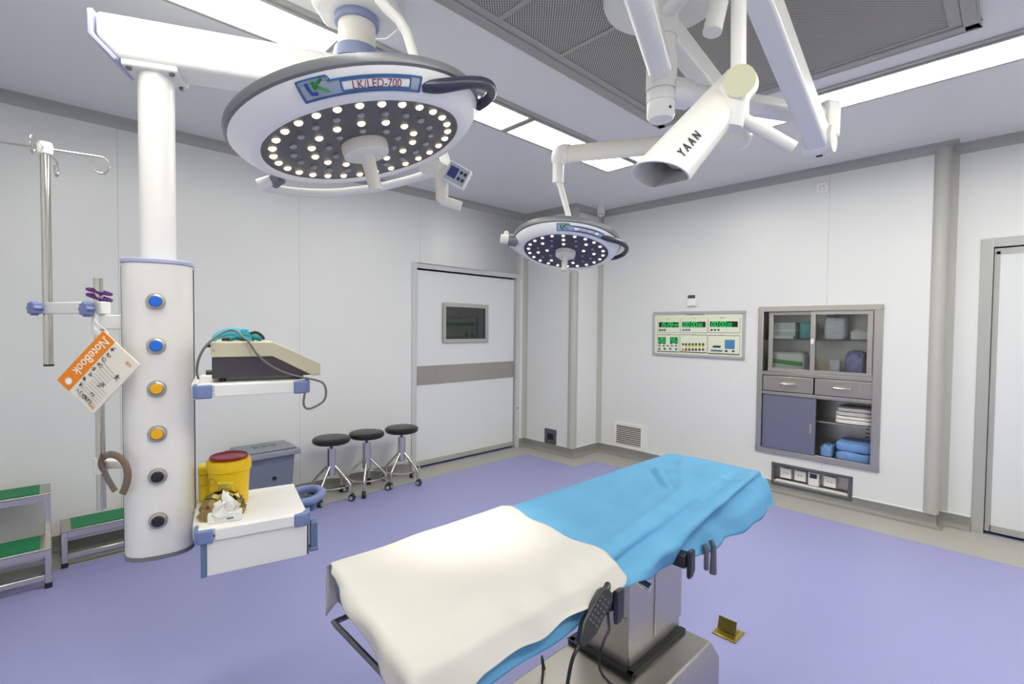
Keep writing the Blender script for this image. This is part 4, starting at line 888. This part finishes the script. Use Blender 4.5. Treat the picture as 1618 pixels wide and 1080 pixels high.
# bin
bn = thing('storage_bin', (1.2, 3.98, 0), 'grey plastic storage bin with lid on the floor against the wall', 'bin')
def taper(x0, x1, y0, y1, z0, z1, k):
    vs = [(x0+k, y0+k, z0), (x1-k, y0+k, z0), (x1-k, y1-k, z0), (x0+k, y1-k, z0), (x0, y0, z1), (x1, y0, z1), (x1, y1, z1), (x0, y1, z1)]
    return vs, [(3, 2, 1, 0), (4, 5, 6, 7), (0, 1, 5, 4), (1, 2, 6, 5), (2, 3, 7, 6), (3, 0, 4, 7)]
ob('body', M().add(*taper(.99, 1.385, 3.86, 4.12, 0, .47, .025)), 'binm', bn, bevel=.012, seg=3)
ob('lid', M().add(*taper(.965, 1.42, 3.835, 4.145, .462, .505, -.004)), 'binl', bn, bevel=.01, seg=3); ob('lid_top', M().add(*taper(1.0, 1.385, 3.87, 4.11, .505, .53, .02)[0:1], taper(0, 1, 0, 1, 0, 1, 0)[1]) if False else M().add(*taper(1.0, 1.39, 3.87, 4.115, .505, .528, -.012)), 'binl', bn, bevel=.012, seg=3)
ob('grip_marks', M().box(1.12, 1.16, 3.96, 4.03, .528, .533).box(1.18, 1.22, 3.96, 4.03, .528, .533).box(1.24, 1.28, 3.96, 4.03, .528, .533), 'binm', bn, bevel=.002)
ob('lock', M().cyl((1.235, 3.858, .30), (1.235, 3.868, .30), .014, 14), 'blk', bn)
# step stools
def step(label, x0, x1, tiers, loc):
    t = thing('step_stool', loc, label, 'step stool', 'chrome step stools with green treads by the left wall')
    def fr(name, pts, mt='chrome'):
        ob(name, M().box(*pts), mt, t, bevel=.003)
    q = .026
    for (y0, y1, z) in tiers:
        for y in (y0, y1-q): fr('rail', (x0+q, x1-q, y+.0006, y+q-.0006, z-.05, z-.013))
        for x in (x0, x1-q): fr('side_rail', (x+.001, x+q-.001, y0+q, y1-q, z-.049, z-.0135))
        for x in (x0, x1-q):
            for y in (y0, y1-q): fr('leg', (x-.0012, x+q+.0012, y-.0012, y+q+.0012, .014, z-.0125)); ob('rubber_foot', M().box(x-.003, x+q+.003, y-.003, y+q+.003, 0, .03), 'blk', t, bevel=.003)
        ob('tread_frame', M().box(x0-.002, x1+.002, y0-.004, y1+.004, z-.014, z-.002), 'steelh', t, bevel=.003); ob('tread', M().box(x0+.045, x1-.045, y0+.012, y1-.012, z-.003, z+.003), 'green', t, label='green ribbed tread')
        fr('lower_rail', (x0+q, x1-q, y0+.003, y0+.021, .045, .075)); fr('lower_rail', (x0+q, x1-q, y1-.021, y1-.003, .085, .115))
    return t
step('two-step chrome step stool with green treads at the edge of the photo', -.62, .008, [(3.652, 3.895, .225), (3.9, 4.13, .465)], (-.3, 3.85, 0))
step('low single-tread chrome step stool with a green tread, partly behind the white column', .052, .60, [(3.885, 4.12, .225)], (.33, 4.0, 0))

# ------------------------------------------------------------------ operating table
ot = thing('operating_table', (1.35, .98, 0), 'stainless steel operating table on a boxy pedestal under blue and white drapes', 'operating table')
b = M(); x0, x1, y0, y1 = .78, 1.905, .785, 1.215
vs = []; c_ = .045
for z, k in ((.05, 0), (.165, 0), (.222, c_)): vs += [(x0+k, y0+k*.6, z), (x1-k*.5, y0+k*.6, z), (x1-k*.5, y1-k*.6, z), (x0+k, y1-k*.6, z)]
b.add(vs, [(3, 2, 1, 0)]+[(j*4+i, j*4+(i+1) % 4, j*4+4+(i+1) % 4, j*4+4+i) for j in range(2) for i in range(4)]+[(8, 9, 10, 11)])
ob('base', b, 'steelh', ot, bevel=.006)
for x in (.85, 1.85):
    for y in (.83, 1.17): ob('base_foot', M().lathe([(0, 0), (.03, 0), (.03, .03), (.02, .055), (0, .055)], Matrix.Translation((x, y, 0)), 18), 'blk', ot)
ob('pedestal', M().box(1.49, 1.865, .935, 1.165, .22, .74), 'steel', ot, bevel=.006)
ob('pedestal_cover', M().box(1.66, 1.868, .930, 1.0, .28, .742), 'steel', ot, bevel=.003)
b = M(); q = .028
b.box(1.49-q, 1.865, .935-q, .935, .21, .238).box(1.49-q, 1.49, .935-q, 1.165+q, .21, .238).box(1.49-q, 1.865, 1.165, 1.165+q, .21, .238); ob('base_gasket', b, 'blk', ot, bevel=.004, label='black rubber gasket strip')
ob('frame', M().box(.56, 2.16, .765, 1.16, .735, .765), 'dsteel', ot, bevel=.005)
ob('leg_plate', M().box(.505, .58, .80, 1.14, .778, .802), 'dsteel', ot, bevel=.004)
ob('mattress', M().box(.56, 1.24, .79, 1.165, .766, .826).box(1.25, 2.15, .80, 1.165, .766, .826), 'blkp', ot, bevel=.02, seg=3)
for y in (.752, 1.19): ob('side_rail', M().box(.75, 1.75, y-.005, y+.005, .785, .81), 'chrome', ot, bevel=.002)
for x in (.8, 1.25, 1.7):
    ob('rail_stud', M().cyl((x, .752, .79), (x, .792, .79), .008, 10).cyl((x, 1.19, .79), (x, 1.165, .79), .008, 10), 'chrome', ot)
ob('foot_bar', M().tube([(.62, 1.09, .760), (.50, 1.09, .760), (.476, 1.087, .762), (.474, 1.06, .764), (.474, .80, .764), (.476, .775, .762), (.50, .77, .760), (.62, .77, .760)], .0065, 12), 'dsteel', ot)
def clampk(x, dz, name='rail_clamp'):
    k = ob(name, M().box(x-.02, x+.02, .672, .752, .705+dz, .747+dz), 'blkp', ot, bevel=.006)
    b = M(); b.add(*[[(x-.012, .66, .675+dz), (x+.012, .66, .675+dz), (x+.018, .655, .70+dz), (x-.018, .655, .70+dz), (x-.016, .655, .765+dz), (x+.016, .655, .765+dz), (x-.01, .672, .675+dz), (x+.01, .672, .675+dz), (x+.016, .672, .76+dz), (x-.016, .672, .76+dz)], [(0, 1, 2, 3), (3, 2, 5, 4), (4, 5, 8, 9), (0, 6, 7, 1), (1, 7, 8, 5, 2), (0, 3, 4, 9, 6), (6, 9, 8, 7)]]); ob('clamp_knob', b, 'blkp', k, bevel=.006, seg=3)
for x, dz in ((1.005, .052), (1.385, .03)): clampk(x, dz)
ob('lever', M().tube([(1.605, .70, .745), (1.605, .69, .725), (1.605, .69, .69), (1.605, .69, .635)], [.008, .009, .010, .012], 10), 'dsteel', ot); ob('lever', M().tube([(1.575, .71, .735), (1.575, .70, .715), (1.575, .70, .655)], .008, 10), 'dsteel', ot)
ob('release_knob', M().cyl((1.22, .70, .722), (1.22, .765, .735), .012, 16), 'chrome', ot); ob('release_rod', M().tube([(1.16, .75, .735), (1.16, .75, .64), (1.165, .74, .635)], .004, 8), 'dsteel', ot)
# drapes
def lerp(tab, x):
    if x <= tab[0][0]: return tab[0][1]
    for (a, p), (c, q) in zip(tab, tab[1:]):
        if x <= c:
            k = (x-a)/(c-a); k = k*k*(3-2*k); return p+(q-p)*k
    return tab[-1][1]
NH = [(.45, .75), (.75, .752), (.90, .762), (1.05, .782), (1.35, .742), (1.6, .710), (1.9, .698), (2.3, .70)]   # near hem height
def across(v, x, hem, hemf, zt, sp):
    """one point of the cross-section: v 0 near hem .. 1 far hem"""
    key = [(0, .694-sp, hem), (.10, .702-sp, hem*.45+.815*.55), (.18, .722-sp*.7, zt-.024), (.25, .752, zt-.007), (.32, .79, zt), (.78, 1.15, zt), (.85, 1.19, zt-.006), (.91, 1.208+sp, zt-.03), (1, 1.212+sp, hemf)]
    for a, c in zip(key, key[1:]):
        if v <= c[0]:
            k = (v-a[0])/(c[0]-a[0]); return a[1]+(c[1]-a[1])*k, a[2]+(c[2]-a[2])*k
    return key[-1][1], key[-1][2]
def g1(d, w): return math.exp(-(d/w)**2)
def folds(x, y, z):
    dz = 0.
    side = max(0, min(1, (.80-y)/.08))
    # long diagonal folds running from the near side up towards the head
    for (xa, ya, xb, yb, w, a) in ((1.12, .72, 1.95, .80, .018, -.010), (1.18, .70, 2.05, .755, .016, .010), (1.3, .69, 2.1, .73, .014, -.012), (1.0, .76, 1.7, .86, .02, .004), (1.5, .90, 1.95, 1.0, .02, .003), (1.72, .86, 2.1, 1.06, .018, .005), (2.0, .80, 1.88, 1.02, .02, .006), (1.25, .98, 1.7, 1.10, .02, .0025)):
        t = ((x-xa)*(xb-xa)+(y-ya)*(yb-ya))/((xb-xa)**2+(yb-ya)**2)
        if -.25 < t < 1.25:
            d = math.hypot(x-xa-(xb-xa)*t, y-ya-(yb-ya)*t); e = 1 if 0 <= t <= 1 else max(0, 1-abs(t-(0 if t < 0 else 1))*4); dz += 1.8*a*g1(d, w)*e
    t = ((x-1.74)*.12+(y-.945)*.10)/(.12**2+.10**2)       # short sharp pinch
    if -.3 < t < 1.3:
        d = math.hypot(x-1.74-.12*t, y-.945-.10*t); dz += .014*g1(d, .012)-.007*g1(d-.02, .012)
    dz += .0022*math.sin(9*x+7*y)*math.sin(5*x-11*y+1)+.0012*math.sin(23*x+3*y+2)*math.sin(17*y-6*x)
    return dz, side
def blue_pt(u, v):
    x = .54+u*(2.262-.54)
    zt = .847
    hem = lerp(NH, x)+.003*math.sin(x*11)+.003*math.sin(x*29+1); hemf = .745+.008*math.sin(x*9)
    y, z = across(v, x, hem, hemf, zt, .004*math.sin(x*17)+.003*math.sin(x*31+v*3))
    dz, side = folds(x, y, z); dz *= max(0, min(1, (x-.96)/.1)); z += dz*(1-side*.4); y -= dz*side*1.6
    # head end rolls down
    e = max(0, x-2.15)/.112
    if e > 0: z -= .012*e**2+max(0, e-.55)**2*.55*(1-.0*v); x = 2.15+(.112*math.sin(min(1, e)*1.2)/math.sin(1.2))*.95; z = max(z, .712)
    if y < .80 and u > .85:   # near head corner gathers inwards
        y += (u-.85)*.12*max(0, min(1, (.80-y)/.1))
    return (x, y, z)
bd = tag(ob('surgical_drape', M().grid(blue_pt, 150, 64), 'drape', solid=.0025, ang=180), 'blue cloth drape covering the operating table', 'drape')
WH = [(.42, .735), (.5, .765), (.60, .79), (.7, .80), (.85, .803), (1.1, .80)]
def white_pt(u, v):
    edge = 1.085+.018*math.sin(v*9+.5)-.05*max(0, .55-v)+.006*math.sin(v*27)
    x0 = .468+.048*max(0, min(1, (v-.35)/.5)); x = x0+u*(edge-x0); zt = .860
    hem = lerp(WH, x)+.005*math.sin(x*23)+.003*math.sin(x*47); hemf = .735-.05*max(0, 1-(x-.50)/.06)+.12*max(0, (x-.56))*0
    y, z = across(v, x, hem, hemf, zt, .012+.005*math.sin(x*15+1)+.003*math.sin(x*37))
    side = max(0, min(1, (.80-y)/.08))
    dz = .003*math.sin(12*x+8*y)*math.sin(6*x-13*y+1)+.0015*math.sin(31*x+5*y)*math.sin(19*y)
    for (xa, ya, w, a) in ((.62, .76, .05, .006), (.74, .735, .035, .008), (.86, .745, .04, .007), (.55, .92, .05, .004), (.96, .80, .04, .004)): dz += a*g1(math.hypot(x-xa, y-ya), w)
    z += dz*(1-side*.3); y -= dz*side*2
    return (x, y, z)
def white_end(u, v):     # the foot end overhang, hem height varies across
    hang = lerp([(0, .10), (.18, .085), (.30, .075), (.42, .055), (.56, .036), (.68, .028), (.76, .022), (.82, .010), (.90, .002), (1, .0)], v)
    x, y, z = white_pt(0, v)
    a = u; r = .02
    s = a*hang
    if s < r*1.5: ang = s/r; ox = r*math.sin(min(ang, 1.5)); oz = r*(1-math.cos(min(ang, 1.5)))
    else: ox = r; oz = r+(s-r*1.5)
    wob = .006*math.sin(v*25)*a
    k = min(1, hang/.03); ox *= k
    return (x-ox*1.0-wob*min(1, hang/.03)-.012*a*.3*min(1, hang/.03), y+.012*a*k*math.sin(v*13), z-oz)
wm = M(); wm.grid(white_pt, 70, 64); wm.grid(white_end, 12, 64)
tag(ob('white_sheet', wm, 'sheet', solid=.002, ang=180), 'white cloth laid over the foot end of the blue drape', 'sheet')
# hand control
hc = thing('hand_control', (.93, .65, .78), 'black corded hand control hanging at the table side rail', 'remote control')
h0, h1 = Vector((.958, .664, .826)), Vector((.842, .655, .752)); hdn = (h1-h0).normalized(); hn = Vector((-.55, -.70, .15)); hn = (hn-hdn*hn.dot(hdn)).normalized()
HT = frame(h0, hdn, hn.cross(hdn), hn); HL = (h1-h0).length
def hand(w0, w1, z0, z1): return [(-.004, -w0*.6), (.012, -w0), (HL*.70, -w0), (HL*.92, -w1), (HL, -w1*.6), (HL, w1*.6), (HL*.92, w1), (HL*.70, w0), (.012, w0), (-.004, w0*.6)]
ob('body', M(HT).prism(hand(.0205, .011, 0, 0), -.012, .010), 'blkp', hc, bevel=.005, seg=3); b = M(HT)
for i in range(6):
    for y in (-.01, 0, .01): b.box(.02+i*.012, .026+i*.012, y-.003, y+.003, .0095, .0115)
ob('keys', b, 'darkgrey', hc); ob('hook', M().tube([h0+hn*-.008, h0+Vector((.02, .012, .004)), Vector((.985, .69, .765))], .008, 10), 'blkp', hc)
ob('cord', M().tube([h1, h1+hdn*.03, Vector((.812, .66, .69)), Vector((.80, .665, .60)), Vector((.80, .66, .45)), Vector((.82, .67, .30)), Vector((.86, .70, .10)), Vector((.9, .72, .008)), Vector((1.0, .74, .006))], .0042, 8, smooth=2), 'blk', hc)
tag(ob('cord', M().tube([Vector((.985, .68, .755)), Vector((1.02, .70, .70)), Vector((1.11, .76, .62)), Vector((1.20, .84, .52)), Vector((1.22, .88, .40)), Vector((1.28, .86, .32)), Vector((1.36, .87, .27)), Vector((1.40, .88, .226))], .004, 8, smooth=2), 'blk'), 'black cord looping from the rail clamp down to the table base', 'cord')
tag(ob('cord', M().tube([Vector((1.28, 1.15, .226)), Vector((1.26, 1.15, .30)), Vector((1.22, 1.10, .26)), Vector((1.14, 1.05, .228)), Vector((1.05, 1.0, .226))], .004, 8, smooth=2), 'blk'), 'short black cord lying on the table base', 'cord')
# brass floor socket
fs_ = thing('floor_socket', (2.345, .93, 0), 'open brass floor socket with raised lid on the lilac floor', 'floor socket')
ob('plate', M().box(2.285, 2.398, .872, .982, 0, .008), 'brass', fs_, bevel=.003); ob('well', M().box(2.305, 2.378, .89, .962, .007, .0095), 'brassd', fs_)
LT_ = frame((2.33, .975, .010), (0, -1, 0), Vector((.30, 0, .95)), Vector((-.95, 0, .30)))
ob('lid', M(LT_).box(0, .085, 0, .06, -.003, .003), 'brassd', fs_, bevel=.002); ob('lid_support', M().box(2.33, 2.352, .91, .95, .009, .03), 'brassd', fs_)

# ------------------------------------------------------------------ light of the surgical lamps
def lamp_light(name, T, s, power, parent):
    l = bpy.data.lights.new(name, 'SPOT'); l.energy = power; l.color = (1, .93, .82); l.spot_size = R(27); l.spot_blend = 1.; l.shadow_soft_size = .16*s
    o = bpy.data.objects.new(name, l); COL.objects.link(o)
    c = T @ Vector((0, 0, -.14*s)); mm = frame(c, T.col[0][:3], T.col[1][:3], T.col[2][:3]); o.matrix_world = mm
    return o
lamp_light('big_lamp_beam', TB, 1., 42, big); lamp_light('small_lamp_beam', TS, .768, 3, sm)
